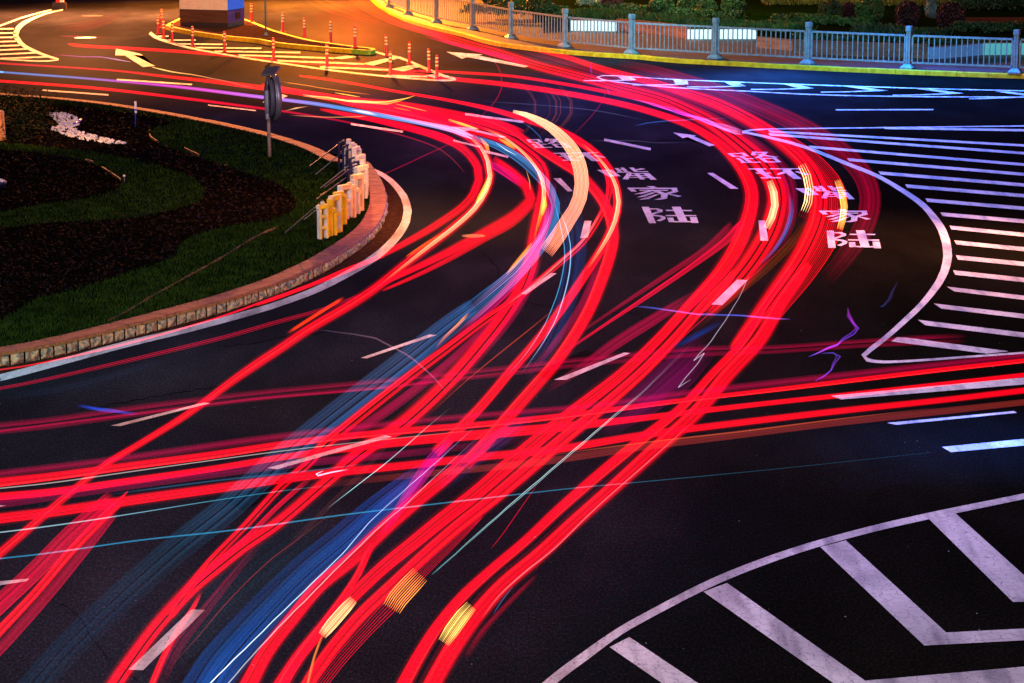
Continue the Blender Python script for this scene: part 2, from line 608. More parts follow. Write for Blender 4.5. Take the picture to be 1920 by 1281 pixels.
# dashes (pale lane lines)
for pts, w in [
    ([(219, 149.5), (360, 159)], 2.6), ([(79, 169.5), (203, 178.5)], 2.6), ([(390, 197.5), (480, 208)], 2.2),
    ([(658, 233), (755, 247.5)], 3.8), ([(872, 214.5), (982, 229.5)], 4.0), ([(908, 284), (953, 295)], 4.2),
    ([(1133, 262.5), (1220, 280.5)], 4.6), ([(850, 264), (900, 276)], 3.2), ([(1567, 206.5), (1750, 206)], 2.0),
]:
    stripe('lane_dash', pts, w, 0.006)
for poly in [
    [(1326, 325), (1337, 325), (1384.6, 354.6), (1370, 354.6)],
    [(1037.5, 334.7), (1051, 334.7), (1074, 359), (1065, 360)],
    [(1096, 414.6), (1109, 415), (1102.5, 446), (1087.6, 447.6)],
    [(1032.7, 512.8), (1044, 513.3), (986, 552.6), (977, 552)],
    [(1422, 414), (1434.6, 414), (1440.4, 452), (1426, 452)],
    [(1382, 525), (1401.6, 526), (1354, 572.8), (1333.8, 571.8)],
    [(1170, 662), (1182, 663), (1062, 713), (1039, 713)],
    [(805, 628), (819, 629), (687.5, 673), (676, 672)],
    [(381, 756), (394, 757), (225.6, 800), (208, 799)],
    [(722, 817), (735, 820), (519, 881), (501.6, 878.6)],
    [(359, 1144), (384.6, 1145), (268, 1258), (241, 1257)],
    [(-10, 1092), (56, 1086), (50, 1091), (-10, 1100)],
    [(-10, 948), (12, 949), (-10, 954)],
    [(1558, 743), (1930, 708), (1930, 721), (1577, 750)],
    [(1663, 794), (1901, 771.7), (1906.5, 775), (1681, 797.5)],
    [(1766, 839), (1930, 823), (1930, 835.5), (1783, 849)],
]:
    marking('lane_dash', poly, 0.006)

# arrows
marking('lane_arrow', [(217.5, 91.5), (216, 104), (234, 104.5), (268, 126), (291, 124), (249, 103), (268.5, 104.5), (262, 101)], 0.006,
        'white arrow pointing left on the amber-lit road')
marking('lane_arrow', [(837, 97.5), (866, 110.5), (876, 107.5), (984, 127), (991, 124.5), (897, 104.5), (905, 102.5)], 0.006)
marking('lane_arrow', [(1262, 249), (1280, 259.5), (1289, 257.5), (1330, 275), (1340, 273), (1302, 256.5), (1305, 254.5)], 0.006)
marking('lane_arrow', [(845, 238), (868, 247), (880, 245), (940, 259), (950, 257), (890, 243.5), (895, 240.5)], 0.006)
marking('lane_arrow', [(520, 175), (540, 180.5), (525, 187), (526, 183), (498, 194), (492, 192), (521, 180)], 0.006)

# painted island round the kerbed nose (middle, far)
stripe('island_outline', [(281, 62, 6), (290, 69, 6), (310, 77, 5), (340, 86, 4), (372, 93.5, 3.2), (420, 102, 3), (480, 112, 3), (560, 123.5, 3),
                          (640, 134.5, 3), (720, 143, 3), (780, 148, 3), (820, 151, 3), (845, 151, 3), (855, 149.5, 2.5)], 3, 0.005, step=6)
stripe('island_outline', [(704, 98, 3), (725, 104, 3.5), (750, 109, 4), (775, 119, 4.5), (800, 130, 5), (830, 142, 5), (854, 149, 4)], 4, 0.009)
for pts, w in [([(296, 68.5), (316, 68.5)], 2.2), ([(309, 76), (367, 76)], 2.3), ([(331, 83), (425, 84)], 2.4), ([(366, 90), (490, 91.3)], 2.6),
               ([(402, 97), (563, 99.3)], 2.8), ([(447, 104), (626, 110)], 3.0), ([(520, 114.5), (683, 121)], 3.2),
               ([(600, 126.5), (735, 132)], 3.4), ([(725, 142.5), (801, 144.5)], 3.2)]:
    stripe('hatch_stripe', pts, w, 0.012)
for poly in [[(622, 109.5), (640, 112), (671, 107.5), (650, 105.5)], [(678, 120.5), (700, 124), (752, 108.8), (733, 108.5)],
             [(731, 131), (757, 135), (789, 126), (772, 122.5)], [(798, 143), (815, 147), (826, 143.5), (812, 140)]]:
    marking('hatch_stripe', poly, 0.016)

# hatched zone, far left
stripe('island_outline', [(-10, 51.5, 3), (0, 48.7, 3), (40, 34, 2.8), (75, 24, 2.4), (97, 18.3, 2)], 3, 0.005)
stripe('island_outline', [(118, 18.7, 2), (86, 26, 3), (61, 35.5, 5), (42, 45.6, 8), (33, 55, 9.5), (29.5, 64, 10), (33, 74, 9), (46, 87, 6.5),
                          (71, 99, 5), (90, 106, 4), (110, 112, 3.5)], 4, 0.009, step=5)
stripe('island_outline', [(110, 112.3), (91, 114.8), (70, 115), (51, 114), (0, 111), (-10, 110.5)], 2.2, 0.005)
for y0, x1, y1 in [(55, 26, 54.5), (63, 24, 62.5), (71, 25, 70.5), (79.3, 30, 78), (87.3, 42, 85.5), (95, 56, 92.3), (103.3, 70, 99.5), (111, 93, 107)]:
    stripe('hatch_stripe', [(-10, y0), (x1, y1)], 2.6, 0.012)

# chevrons by the railing
stripe('island_outline', [(1120, 145), (1130, 142.3), (1150, 142.3), (1185, 144.5), (1260, 149), (1300, 151), (1494, 158.5), (1720, 166), (1930, 171)], 1.7, 0.005)
stripe('island_outline', [(1119, 145), (1130, 150), (1187, 158.2), (1260, 164.5), (1340, 169), (1397, 171.5), (1526, 178), (1687, 181.5), (1930, 183)], 2.0, 0.009)
for a, b in [(1159, 1193), (1262, 1291), (1355, 1399), (1463, 1526), (1573, 1665), (1713, 1808), (1865, 1960)]:
    f = (b - 1120) / 700.0
    yt = 151 + (a - 1300) * 0.0375 if a > 1200 else 145
    ya = yt + (6 if a < 1250 else 9.5)
    marking('chevron_bar', [(a, yt), (a + 26, yt + 0.6), (b, ya), (b - 24, ya + 0.8)], 0.013)
    stripe('chevron_bar', [(b - 8, ya), (b - 50 - 40 * f, ya + 2.6 * max(f, 0.35) + 0.6), (b - 95 - 40 * f, ya + 4.0 * max(f, 0.3))], 1.8, 0.017)

# hatched zone on the right
stripe('island_outline', [(1392, 248.5, 5), (1407, 244.5, 3), (1436, 242.8, 2.2), (1466, 242, 2), (1720, 239, 2), (1930, 236.5, 2)], 2.2, 0.005)
stripe('island_outline', [(1392, 248, 4), (1437, 257.5, 4.5), (1507.5, 276, 5.5), (1591, 309, 6.5), (1653, 335, 7), (1720, 377, 9.5), (1748, 405, 12),
                          (1768, 436, 15), (1776, 468, 16.5), (1775, 495, 16), (1762, 528, 14), (1731, 569, 11), (1697, 602, 10), (1660, 635, 9),
                          (1634, 655, 9), (1619, 668, 9), (1626, 676, 7), (1657, 680, 5), (1725, 677, 4.4), (1806, 671, 4), (1930, 662, 3.8)], 8, 0.009)
ST_ = [(1655, 241, .0165, 4), (1440, 247.5, .055, 4), (1440, 253, .074, 4.5), (1516, 276.5, .083, 4.8), (1588, 300.5, .0835, 5.4), (1647, 325.5, .0835, 6),
       (1697, 350, .083, 6.3), (1735, 376.5, .085, 6.6), (1763, 403, .086, 7), (1780, 428, .099, 7.2), (1789, 456, .0985, 7.6), (1792, 484, .1, 8.2),
       (1787, 512.5, .108, 8.6), (1775, 543.5, .119, 9), (1750.8, 575.5, .1175, 9.6), (1721, 606.5, .1215, 10.2)]
for k, (x, y, s, w) in enumerate(ST_):
    x1 = 2350
    y1 = y + s * (x1 - x)
    h = w / 2
    marking('hatch_stripe', [(x, y - h), (x1, y1 - h * 1.1), (x1, y1 + h * 1.1), (x + (14 if k > 12 else 4), y + h)], 0.013)
marking('hatch_stripe', [(1682, 634), (1700, 635), (1891, 660.5), (1850, 665), (1671, 642)], 0.013)

# chevrons at the lower right
stripe('island_outline', [(960, 1345, 20), (1040, 1274, 18), (1100, 1229, 17), (1150, 1193, 15), (1200, 1163, 14), (1336, 1093, 14), (1472, 1040, 13),
                          (1608, 1000, 12), (1744, 968, 12), (1930, 929.5, 10.5)], 14, 0.006)
for poly in [[(1740, 973.6), (1790, 963.5), (1950, 1108), (1960, 1131), (1899, 1131)],
             [(1538, 1028), (1585.7, 1015.5), (1774, 1188.5), (1960, 1179), (1960, 1201), (1733, 1213)],
             [(1319, 1112), (1363, 1095.5), (1622, 1279), (1960, 1249), (1960, 1290), (1700, 1320), (1600, 1310)],
             [(1143, 1216), (1180, 1197), (1400, 1345), (1330, 1345)]]:
    marking('chevron_bar', poly, 0.012)

# ---- painted lane characters, drawn stroke by stroke in a unit square
def box_(x0, y0, x1, y1):
    return [(x0, y0), (x1, y0), (x1, y1), (x0, y1)]


def bar_(x0, y0, x1, y1, a, b=None):
    b = a if b is None else b
    return [(x0 - a / 2, y0), (x0 + a / 2, y0), (x1 + b / 2, y1), (x1 - b / 2, y1)]


GLYPH = {
    'lu_land': [box_(0, 0, .14, 1), [(.14, .90), (.30, .90), (.38, .80), (.36, .68), (.14, .50), (.14, .58), (.26, .70), (.28, .78), (.24, .83), (.14, .83)],
                [(.14, .50), (.30, .46), (.38, .36), (.36, .24), (.24, .10), (.17, .14), (.27, .26), (.28, .34), (.24, .39), (.14, .42)],
                box_(.44, .73, .94, .80), bar_(.66, 1, .70, .08, .17), box_(.39, .40, .99, .47), box_(.50, .03, .88, .10),
                box_(.40, .03, .52, .30), box_(.85, -.02, .99, .34)],
    'jia_home': [box_(.02, .80, .98, .89), [(.40, 1), (.55, 1), (.60, .89), (.48, .89)], bar_(.06, .86, .10, .60, .11), bar_(.90, .86, .92, .60, .11),
                 box_(.22, .66, .78, .72), [(.40, .68), (.52, .68), (.22, .42), (.06, .40)], [(.42, .52), (.54, .55), (.24, .22), (.08, .18)],
                 [(.48, .38), (.58, .42), (.30, .06), (.10, .02)], [(.46, .64), (.58, .66), (.74, .40), (.68, .10), (.54, .02), (.40, .02), (.56, .14), (.60, .38)],
                 [(.66, .50), (.74, .46), (1.0, .26), (.90, .20)], [(.84, .60), (.94, .54), (.74, .40), (.68, .44)]],
    'zui_mouth': [[(0, .84), (.26, .84), (.26, .76), (.16, .76), (.24, .30), (.14, .28)], [(.20, .44), (.34, .40), (.36, .32), (.20, .32)], bar_(.26, .84, .33, .32, .09),
                  bar_(.42, .98, .44, .62, .08), box_(.36, .60, .64, .66), box_(.46, .80, .60, .86), bar_(.54, 1, .56, .62, .08),
                  [(.92, .94), (1, .88), (.78, .76), (.74, .82)], bar_(.73, 1, .76, .64, .09), box_(.74, .62, 1, .68),
                  [(.56, .56), (.66, .56), (.46, .02), (.36, .06)], box_(.52, .46, .92, .52), box_(.50, .28, .94, .34), box_(.50, .14, .94, .19),
                  bar_(.72, .50, .74, 0, .10), bar_(.92, .50, .95, -.03, .12)],
    'huan_ring': [box_(0, .86, .34, .95), box_(.03, .50, .32, .58), box_(0, .08, .40, .17), bar_(.17, .95, .18, .1, .13),
                  box_(.40, .86, 1, .94), [(.64, .90), (.84, .90), (.66, .56), (.40, .34), (.42, .46), (.60, .66)], bar_(.68, .78, .70, 0, .16),
                  [(.80, .62), (.88, .66), (1.04, .36), (.94, .34)]],
    'lu_road': [box_(.02, .88, .40, .96), box_(.02, .62, .40, .69), box_(.02, .62, .11, .96), box_(.31, .62, .40, .96), bar_(.22, .62, .23, .10, .10),
                box_(.26, .36, .42, .43), bar_(.07, .46, .08, .06, .09), box_(0, .02, .46, .10), [(.60, 1), (.70, 1), (.56, .66), (.46, .68)],
                box_(.60, .86, .92, .94), [(.82, .90), (.94, .90), (.62, .44), (.44, .40)], [(.58, .76), (.66, .78), (1.02, .44), (.90, .42)],
                box_(.54, .32, .92, .39), box_(.54, 0, .92, .07), box_(.54, 0, .64, .38), box_(.83, 0, .93, .38)],
}


def glyph(key, tl, tr, br, bl, label):
    q = [P(*c) for c in (bl, br, tr, tl)]
    vs, fs = [], []
    for k, poly in enumerate(GLYPH[key]):
        b = len(vs)
        for x, y in poly:
            p = q[0] * (1 - x) * (1 - y) + q[1] * x * (1 - y) + q[2] * x * y + q[3] * (1 - x) * y
            vs.append((p.x, p.y, 0.005 + 0.0012 * k))
        fs.append(tuple(range(b, b + len(poly))))
    bm = bmesh.new()
    me = bpy.data.meshes.new('road_character')
    me.from_pydata(vs, [], fs)
    bm.from_mesh(me)
    bmesh.ops.triangulate(bm, faces=bm.faces[:])
    for f in bm.faces:
        if f.normal.z < 0:
            f.normal_flip()
    bm.to_mesh(me)
    bm.free()
    me.materials.append(M['white'])
    o = link(bpy.data.objects.new('road_character', me), ROAD)
    o['label'] = label


for args in [('lu_land', (1203, 388.3), (1301, 389), (1310.7, 419), (1217, 419), 'nearest white character of the left lane'),
             ('jia_home', (1173, 349.5), (1270, 350), (1282, 376.5), (1189, 376.5), 'second white character of the left lane'),
             ('zui_mouth', (1117, 315.5), (1208, 315.5), (1230, 338.5), (1134, 339), 'third white character of the left lane'),
             ('huan_ring', (1036, 286.5), (1120, 285.5), (1142, 303), (1058, 303.5), 'fourth white character of the left lane'),
             ('lu_road', (984, 261.5), (1048, 260.5), (1077, 278), (1003, 279), 'farthest white character of the left lane'),
             ('lu_land', (1550, 433), (1645, 433), (1653, 466.5), (1553, 465.4), 'nearest white character of the right lane'),
             ('jia_home', (1532.5, 393), (1626, 393), (1636, 419), (1548, 418), 'second white character of the right lane'),
             ('zui_mouth', (1488, 350), (1580, 350), (1601, 375), (1507, 374), 'third white character of the right lane'),
             ('huan_ring', (1401, 315.5), (1500, 315.5), (1524, 336.5), (1430, 337), 'fourth white character of the right lane'),
             ('lu_road', (1361, 287.5), (1443, 284.5), (1471, 306), (1391, 307), 'farthest white character of the right lane')]:
    glyph(*args)

# manhole covers
for x, y, rx in [(888, 443, 22), (160, 71, 20), (173, 30, 20)]:
    p = P(x, y)
    r = rx * mpp(p)
    b = MB()
    b.lathe((p.x, p.y, 0), [(r, 0.003), (r, 0.007), (r * 0.9, 0.007), (r * 0.88, 0.005), (0.01, 0.005)], 28)
    b.build('manhole_cover', M['black'], ROAD)


# sealed cracks, a repair patch and grit on the surface
for pts in [[(980, 566), (1040, 577), (1120, 586), (1200, 588)], [(1500, 601), (1560, 603), (1620, 600)], [(420, 650), (500, 640), (560, 628), (640, 622)],
            [(150, 770), (300, 742), (430, 722)], [(1240, 880), (1300, 905), (1330, 950), (1380, 980)], [(1180, 268), (1290, 262), (1400, 268)],
            [(60, 1110), (140, 1150), (190, 1220), (260, 1280)], [(900, 470), (930, 500), (945, 540), (980, 560)]]:
    c = [(x + rnd.uniform(-3, 3), y + rnd.uniform(-1.5, 1.5)) for x, y in catmull(pts, 9)]
    stripe('sealed_crack', [(x, y, rnd.uniform(1.0, 2.2)) for x, y in c], 2, 0.0015, step=6, mat=M['patch'])
for poly in [[(1000, 700), (1100, 655), (1130, 668), (1030, 714)], [(1560, 900), (1690, 880), (1720, 905), (1585, 926)],
             [(420, 940), (520, 890), (556, 905), (458, 958)]]:
    sheet('repair_patch', [P(x, y) for x, y in poly], 0.001, M['patch'], ROAD)
mbk = MB()
for _ in range(60):
    q = P(rnd.uniform(0, 1920), rnd.uniform(420, 1281))
    r = rnd.uniform(.004, .010)
    mbk.add([q + Vector((r * math.cos(k * 1.57), r * math.sin(k * 1.57), 0)) for k in range(4)] + [q + Vector((0, 0, r))], [(0, 1, 4), (1, 2, 4), (2, 3, 4), (3, 0, 4)])
tag(mbk.build('road_grit', M['concrete']), 'scattered pale grit on the dark road', 'grit', kind='stuff')

# ================================================================== planted roundabout island
WALL_BASE = [(-60, 704), (0, 690), (50, 681), (125, 665.5), (200, 646.5), (275, 627), (350, 606.5), (425, 586), (480, 567.5), (530, 549.5), (580, 527),
             (630, 500), (680, 466), (705, 443), (719, 418), (723.5, 398), (723, 382), (717, 361), (703, 337), (684, 317)]
FAR_EDGE = [(650, 303.5), (593, 277), (554, 263.5), (518.5, 253), (480, 243.5), (425, 231), (375, 221.5), (300, 208), (225, 196), (150, 187), (87, 181.5),
            (0, 175), (-60, 171)]
ITOP = 0.20
edge = [P(*p) for p in WALL_BASE] + [P(x, y, ITOP) for x, y in FAR_EDGE]
edge = [Vector((p[0], p[1], 0)) for p in catmull([(p.x, p.y) for p in edge], 0.35)]


def inset(poly, d):
    ns = normals2([(p.x, p.y) for p in poly])
    return [Vector((p.x + n[0] * d, p.y + n[1] * d, 0)) for p, n in zip(poly, ns)]


def arclen(poly):
    s = [0.0]
    for a, b in zip(poly, poly[1:]):
        s.append(s[-1] + (b - a).length)
    return s


def at_len(poly, s, t):
    for i in range(len(s) - 1):
        if s[i + 1] >= t:
            k = (t - s[i]) / max(1e-9, s[i + 1] - s[i])
            p = poly[i].lerp(poly[i + 1], k)
            d = (poly[i + 1] - poly[i]).normalized()
            return p, d
    return poly[-1], (poly[-1] - poly[-2]).normalized()


CAPW = 0.31
inner = inset(edge, CAPW)
far_pts = [Vector((-60, edge[-1].y + 2, 0)), Vector((-60, edge[0].y - 2, 0))]
# the gutter strip between wall and line, then the line itself
LINE = [(-40, 719, 13), (0, 709.5, 13), (60, 694, 12.5), (120, 678, 12), (240, 645.5, 12), (360, 616.5, 11.5), (480, 584, 11), (540, 564.5, 11), (600, 541, 12),
        (660, 509.5, 13), (700, 485, 14), (727, 463, 14.5), (748, 439, 15), (761, 416, 15.5), (764.5, 396, 15), (757, 369, 13), (733, 340, 9.5), (709, 324, 7),
        (684, 313, 5.5), (640, 298, 4)]
gut = [P(x, y) for x, y, w in catmull(LINE, 14)]
sheet('gutter', gut + [edge[i] for i in range(len(edge) - 1, -1, -1) if edge[i].y < gut[-1].y], 0.0035, M['gutter'])
stripe('edge_line', LINE, 12, 0.007, 'curved white edge line round the planted island')
island = sheet('island_lawn', [Vector((p.x, p.y, 0)) for p in inner] + far_pts, ITOP - 0.015, M['lawn'])

wall = empty('island_wall', (edge[len(edge) // 3].x, edge[len(edge) // 3].y, 0), 'low curved wall of split stone blocks with red stone cap round the planted island', 'wall')
sl = arclen(edge)
seen = [i for i, p in enumerate(edge)]
# stones along the side that faces the road; blocks of one size
t, k = 0.02, 0
tot_near = next(sl[i] for i, p in enumerate(edge) if p.x > P(703, 337).x - 0.02 and i > len(edge) * 0.30 and p.y > P(712, 345).y)
src_pool = []
while t < min(tot_near, 26.0) and k < 96:
    wd = rnd.uniform(0.225, 0.262)
    p, d = at_len(edge, sl, t + wd / 2)
    n = Vector((-d.y, d.x, 0))
    bm = bmesh.new()
    bmesh.ops.create_grid(bm, x_segments=8, y_segments=6, size=0.5)
    vs = []
    hh = 0.150
    for v in bm.verts:
        a, b_ = v.co.x, v.co.y
        e = max(0.0, 1 - (abs(a) * 2) ** 4) * max(0.0, 1 - (abs(b_) * 2) ** 4)
        q = p + d * a * (wd - 0.028) + Vector((0, 0, 0.008 + (b_ + 0.5) * hh))
        nz = noise.noise(q * 9.0 + Vector((k * 3.1, 0, 0)))
        q -= n * (0.012 + e * (0.030 + 0.045 * nz) - 0.02)
        vs.append(q)
    bm.verts.index_update()
    fs = [tuple(v.index for v in f.verts) for f in bm.faces]
    bm.free()
    obj('stone', vs, fs, M['stone'], wall)
    t += wd
    k += 1
# mortar core behind the stones and the far side of the kerb
mb = MB()
oc = inset(edge, 0.035)
ic = inset(edge, CAPW - 0.03)
for i in range(len(edge) - 1):
    a, b, c, d = oc[i], oc[i + 1], ic[i + 1], ic[i]
    z0, z1 = Vector((0, 0, 0)), Vector((0, 0, 0.159))
    mb.add([a + z0, b + z0, b + z1, a + z1], [(0, 1, 2, 3)])
    mb.add([d + z0, c + z0, c + z1, d + z1], [(3, 2, 1, 0)])
mb.build('mortar_core', M['mulch'], wall)
# cap slabs: each a separate slab in one mesh, front edge coloured as yellow-lit
mb = MB()
t = 0.0
while t < sl[-1] - 0.5:
    wd = 0.30 if t < tot_near else 0.6
    a0, d0 = at_len(edge, sl, t + 0.004)
    a1, d1 = at_len(edge, sl, t + wd - 0.004)
    n0, n1 = Vector((-d0.y, d0.x, 0)), Vector((-d1.y, d1.x, 0))
    dz = rnd.uniform(-0.003, 0.003)
    lo, hi = Vector((0, 0, 0.160)), Vector((0, 0, ITOP + 0.005 + dz))
    o_ = rnd.uniform(-0.004, 0.004) - 0.012
    f0, f1 = a0 + n0 * o_, a1 + n1 * o_
    b0, b1 = a0 + n0 * CAPW, a1 + n1 * CAPW
    ch = Vector((0, 0, -0.008))
    vs = [f0 + lo, f1 + lo, f1 + hi + ch, f0 + hi + ch, f0 + n0 * 0.01 + hi, f1 + n1 * 0.01 + hi, b1 + hi, b0 + hi, b0 + lo, b1 + lo]
    mb.add(vs, [(0, 1, 2, 3)], 1)
    mb.add(vs, [(3, 2, 5, 4), (4, 5, 6, 7), (7, 6, 9, 8), (0, 3, 4, 7, 8), (1, 9, 6, 5, 2)], 0)
    t += wd
mb.build('cap', None, wall, mats=[M['cap'], M['capside']])

# beds in the lawn
Z1, Z2, Z3 = ITOP + 0.0, ITOP + 0.012, ITOP + 0.024
BED_A = [(-60, 186), (60, 191), (110, 196), (160, 202), (250, 213), (300, 222), (322, 231), (287, 240), (279, 249), (297, 268), (350, 288), (425, 313), (480, 331), (524, 346),
         (550, 366), (552, 390), (512, 411), (430, 424), (350, 446), (327, 480), (275, 500), (175, 532), (75, 559), (-60, 584)]
TONGUE = [(-60, 266), (0, 268), (100, 277), (200, 290), (275, 307), (337, 324), (373, 343), (384, 362), (365, 383), (300, 399), (225, 411), (100, 417), (-60, 417)]
BED_B = [(-60, 280), (0, 281), (75, 287), (150, 300), (200, 320), (230, 340), (216, 355), (175, 368), (100, 381), (-60, 391)]


def bed(name, pts, z, mat, dens, hgt):
    c = catmull(pts + [pts[0]], 9)[:-1]
    return sheet(name, [P(x, y, z) for x, y in c], z, mat), [P(x, y, z) for x, y in c]


_, polyA = bed('mulch_bed', BED_A, Z1, M['mulch'], 0, 0)
_, polyT = bed('lawn_strip', TONGUE, Z2, M['lawn'], 0, 0)
_, polyB = bed('mulch_bed', BED_B, Z3, M['mulch'], 0, 0)


def inside(p, poly):
    c = False
    j = len(poly) - 1
    for i in range(len(poly)):
        a, b = poly[i], poly[j]
        if (a.y > p.y) != (b.y > p.y) and p.x < (b.x - a.x) * (p.y - a.y) / (b.y - a.y) + a.x:
            c = not c
        j = i
    return c


islandpoly = inner + far_pts
# loose bark and low bedding on the mulch, one scatter; grass blades on the lawn, another
mb_c, mb_g, mb_l = MB(), MB(), MB()
for k in range(60000):
    px, py = rnd.uniform(-30, 730), rnd.uniform(172, 660)
    p = P(px, py, ITOP)
    m = mpp(p)
    if not inside(p, islandpoly):
        continue
    inb = inside(p, polyB)
    bedp = inb or (inside(p, polyA) and not inside(p, polyT))
    a = rnd.uniform(0, 6.283)
    if bedp:
        if k % 2:
            continue
        z = Z3 if inb else Z1
        s = rnd.uniform(1.0, 3.2) * m
        u = Vector((math.cos(a), math.sin(a), rnd.uniform(-.5, .9))) * s
        v = Vector((-math.sin(a), math.cos(a), rnd.uniform(-.2, .8))) * s * rnd.uniform(.3, .7)
        q = Vector((p.x, p.y, z + 0.012 + rnd.random() ** 2 * 0.10))
        mb_c.add([q - u - v, q + u - v, q + u + v, q - u + v], [(0, 1, 2, 3)])
    else:
        z = Z2 if inside(p, polyT) else ITOP - 0.015
        for r_ in range(2):
            a = rnd.uniform(0, 6.283)
            h = rnd.uniform(0.03, 0.07)
            q = Vector((p.x + rnd.uniform(-.05, .05), p.y + rnd.uniform(-.15, .15), z))
            d = Vector((math.cos(a), math.sin(a), 0)) * 0.8 * m
            lean = Vector((rnd.uniform(-.5, .5) * h, rnd.uniform(-.5, .5) * h, h))
            mb_g.add([q - d, q + d, q + lean], [(0, 1, 2)])
tag(mb_c.build('bark_chips', M['chip']), 'loose dark bark chips and low bedding covering the curved beds', 'mulch', kind='stuff')
tag(mb_g.build('grass', M['grass']), 'short dark grass of the roundabout lawn', 'grass', kind='stuff')
# leafy ground cover at the far left of the island
for k in range(5200):
    px = rnd.gauss(35, 38)
    py = rnd.gauss(225, 22)
    if px > 108 or px < -40 or py < 180 or py > 268:
        continue
    p = P(px, py, ITOP)
    if not inside(p, islandpoly):
        continue
    a = rnd.uniform(0, 6.283)
    s = rnd.uniform(.02, .05)
    q = Vector((p.x, p.y, ITOP + rnd.random() ** 1.5 * 0.42))
    u = Vector((math.cos(a), math.sin(a), rnd.uniform(-.6, .6))) * s
    v = Vector((-math.sin(a), math.cos(a), rnd.uniform(-.6, .6))) * s * .5
    mb_l.add([q - u, q - v, q + u, q + v], [(0, 1, 2, 3)])
tag(mb_l.build('ground_cover', M['cover']), 'low dark leafy ground cover behind the tree stump', 'ground cover', kind='stuff')
stripe_pts = [(203, 601), (235, 585), (275, 561), (312, 540), (350, 519), (390, 497), (420, 480), (452, 460), (486, 440), (520, 426)]
c = catmull(stripe_pts, 9)
vs, fs = [], []
for i, (x, y) in enumerate(c):
    w = 3.0 + 1.2 * math.sin(i * 1.7) + rnd.uniform(-.8, .8)
    for sgn in (-.5, .5):
        vs.append(P(x - sgn * w * .5, y - sgn * w, ITOP + 0.002))
for i in range(len(c) - 1):
    fs.append((2 * i, 2 * i + 1, 2 * i + 3, 2 * i + 2))
tag(obj('reddish_strip', vs, fs, M['redstrip']), kind='structure')  # reddish-brown strip across the lawn

# pebbles
PEB = [(94, 214), (112, 212), (133, 216), (150, 226), (146, 236), (136, 241), (150, 250), (175, 256), (205, 263), (236, 271), (205, 271), (165, 266), (128, 257), (104, 249),
       (93, 242), (112, 238), (108, 230), (98, 222)]
polyP = [P(x, y, ITOP) for x, y in PEB]
mb = MB()
ico = bmesh.new()
bmesh.ops.create_icosphere(ico, subdivisions=1, radius=1.0)
iv, iff = [v.co.copy() for v in ico.verts], [tuple(v.index for v in f.verts) for f in ico.faces]
ico.free()
n = 0
for k in range(9000):
    p = P(rnd.uniform(88, 240), rnd.uniform(208, 274), ITOP)
    if n > 560 or rnd.random() < .35 * (noise.noise(p * 2.2) > .05) or not inside(p, polyP):
        continue
    s = rnd.uniform(.025, .06)
    q = Vector((p.x, p.y, ITOP + 0.01 + s * .4))
    rz = Matrix.Rotation(rnd.uniform(0, 6.3), 3, 'Z')
    sc = Vector((rnd.uniform(.7, 1.3), rnd.uniform(.7, 1.3), rnd.uniform(.5, .8))) * s
    mb.add([q + rz @ Vector((v.x * sc.x, v.y * sc.y, v.z * sc.z)) for v in iv], iff)
    n += 1
tag(mb.build('white_pebbles', M['pebble'], smooth=True), 'strewn white pebbles in the dark bed', 'pebbles', kind='stuff')
mb = MB()
for (x0, y0), (x1, y1) in [((139, 237), (146, 233)), ((146, 233), (151.5, 228))]:
    a, b = P(x0, y0, ITOP), P(x1, y1, ITOP)
    mb.tube(a + Vector((0, 0, .05)), b + Vector((0, 0, .05)), .035, 8)
mb2 = mb
tag(mb2.build('bed_edging', M['blueplastic'], smooth=True), 'short curved blue plastic edging beside the white pebbles', 'edging')
for pts, lab in [([(160, 302), (168, 304), (175, 305)], 'short pale metal edging strip on the inner bed rim'),
                 ([(191, 316), (210, 328), (226, 339)], 'long pale metal edging strip ending at the small garden spike'),
                 ([(346, 280), (358, 286), (373, 293)], 'pale metal edging strip at the right tip of the lawn curve'),
                 ([(280, 247), (281, 256), (288, 263), (297, 268)], 'thin curved edging strip under the far lawn')]:
    mb = MB()
    c = [P(x, y, Z3) for x, y in catmull(pts, 4)]
    for a, b in zip(c, c[1:]):
        d = (b - a).normalized()
        mb.box((a + b) / 2 + Vector((0, 0, .02)), ((b - a).length, .02, .05), math.atan2(d.y, d.x))
    tag(mb.build('edging_strip', M['planterdk']), lab, 'edging')
p = P(233, 341, Z3)
sp = empty('garden_spike_light', p, 'small pale garden spike at the tip of the inner bed', 'garden light')
mb = MB()
mb.tube(p, p + Vector((0, 0, .10)), .010)
mb.build('spike', M['steel'], sp)
mb = MB()
mb.lathe(p + Vector((0, 0, .10)), [(.012, 0), (.028, .012), (.028, .03), (.012, .042)], 12)
mb.build('lens', M['pwhite'], sp, True)

# tree stump at the left edge of the picture
p = P(-22, 262, ITOP)
m = mpp(p)
st = empty('tree_stump', p, 'sawn tree stump with lit orange bark at the left edge', 'tree stump')
mb = MB()
r0 = 32 * m
hs = 52 * m
n = 40
vs = []
for z, q in ((0, 1.06), (.3, 1.0), (.7, .98), (1, .97)):
    for k in range(n):
        t_ = 2 * math.pi * k / n
        rr = r0 * q * (1 + .025 * math.sin(k * 5.3 + z) + rnd.uniform(-.012, .012))
        vs.append(p + Vector((rr * math.cos(t_), rr * math.sin(t_), z * hs)))
fs = [(j * n + k, j * n + (k + 1) % n, (j + 1) * n + (k + 1) % n, (j + 1) * n + k) for j in range(3) for k in range(n)]
obj('bark', vs, fs, M['bark'], st)
mb = MB()
mb.lathe(p + Vector((0, 0, hs - .01)), [(r0 * .96, 0), (r0 * .96, .022), (r0 * .9, .03), (.02, .03)], 40)
mb.build('cut_top', M['cut'], st)
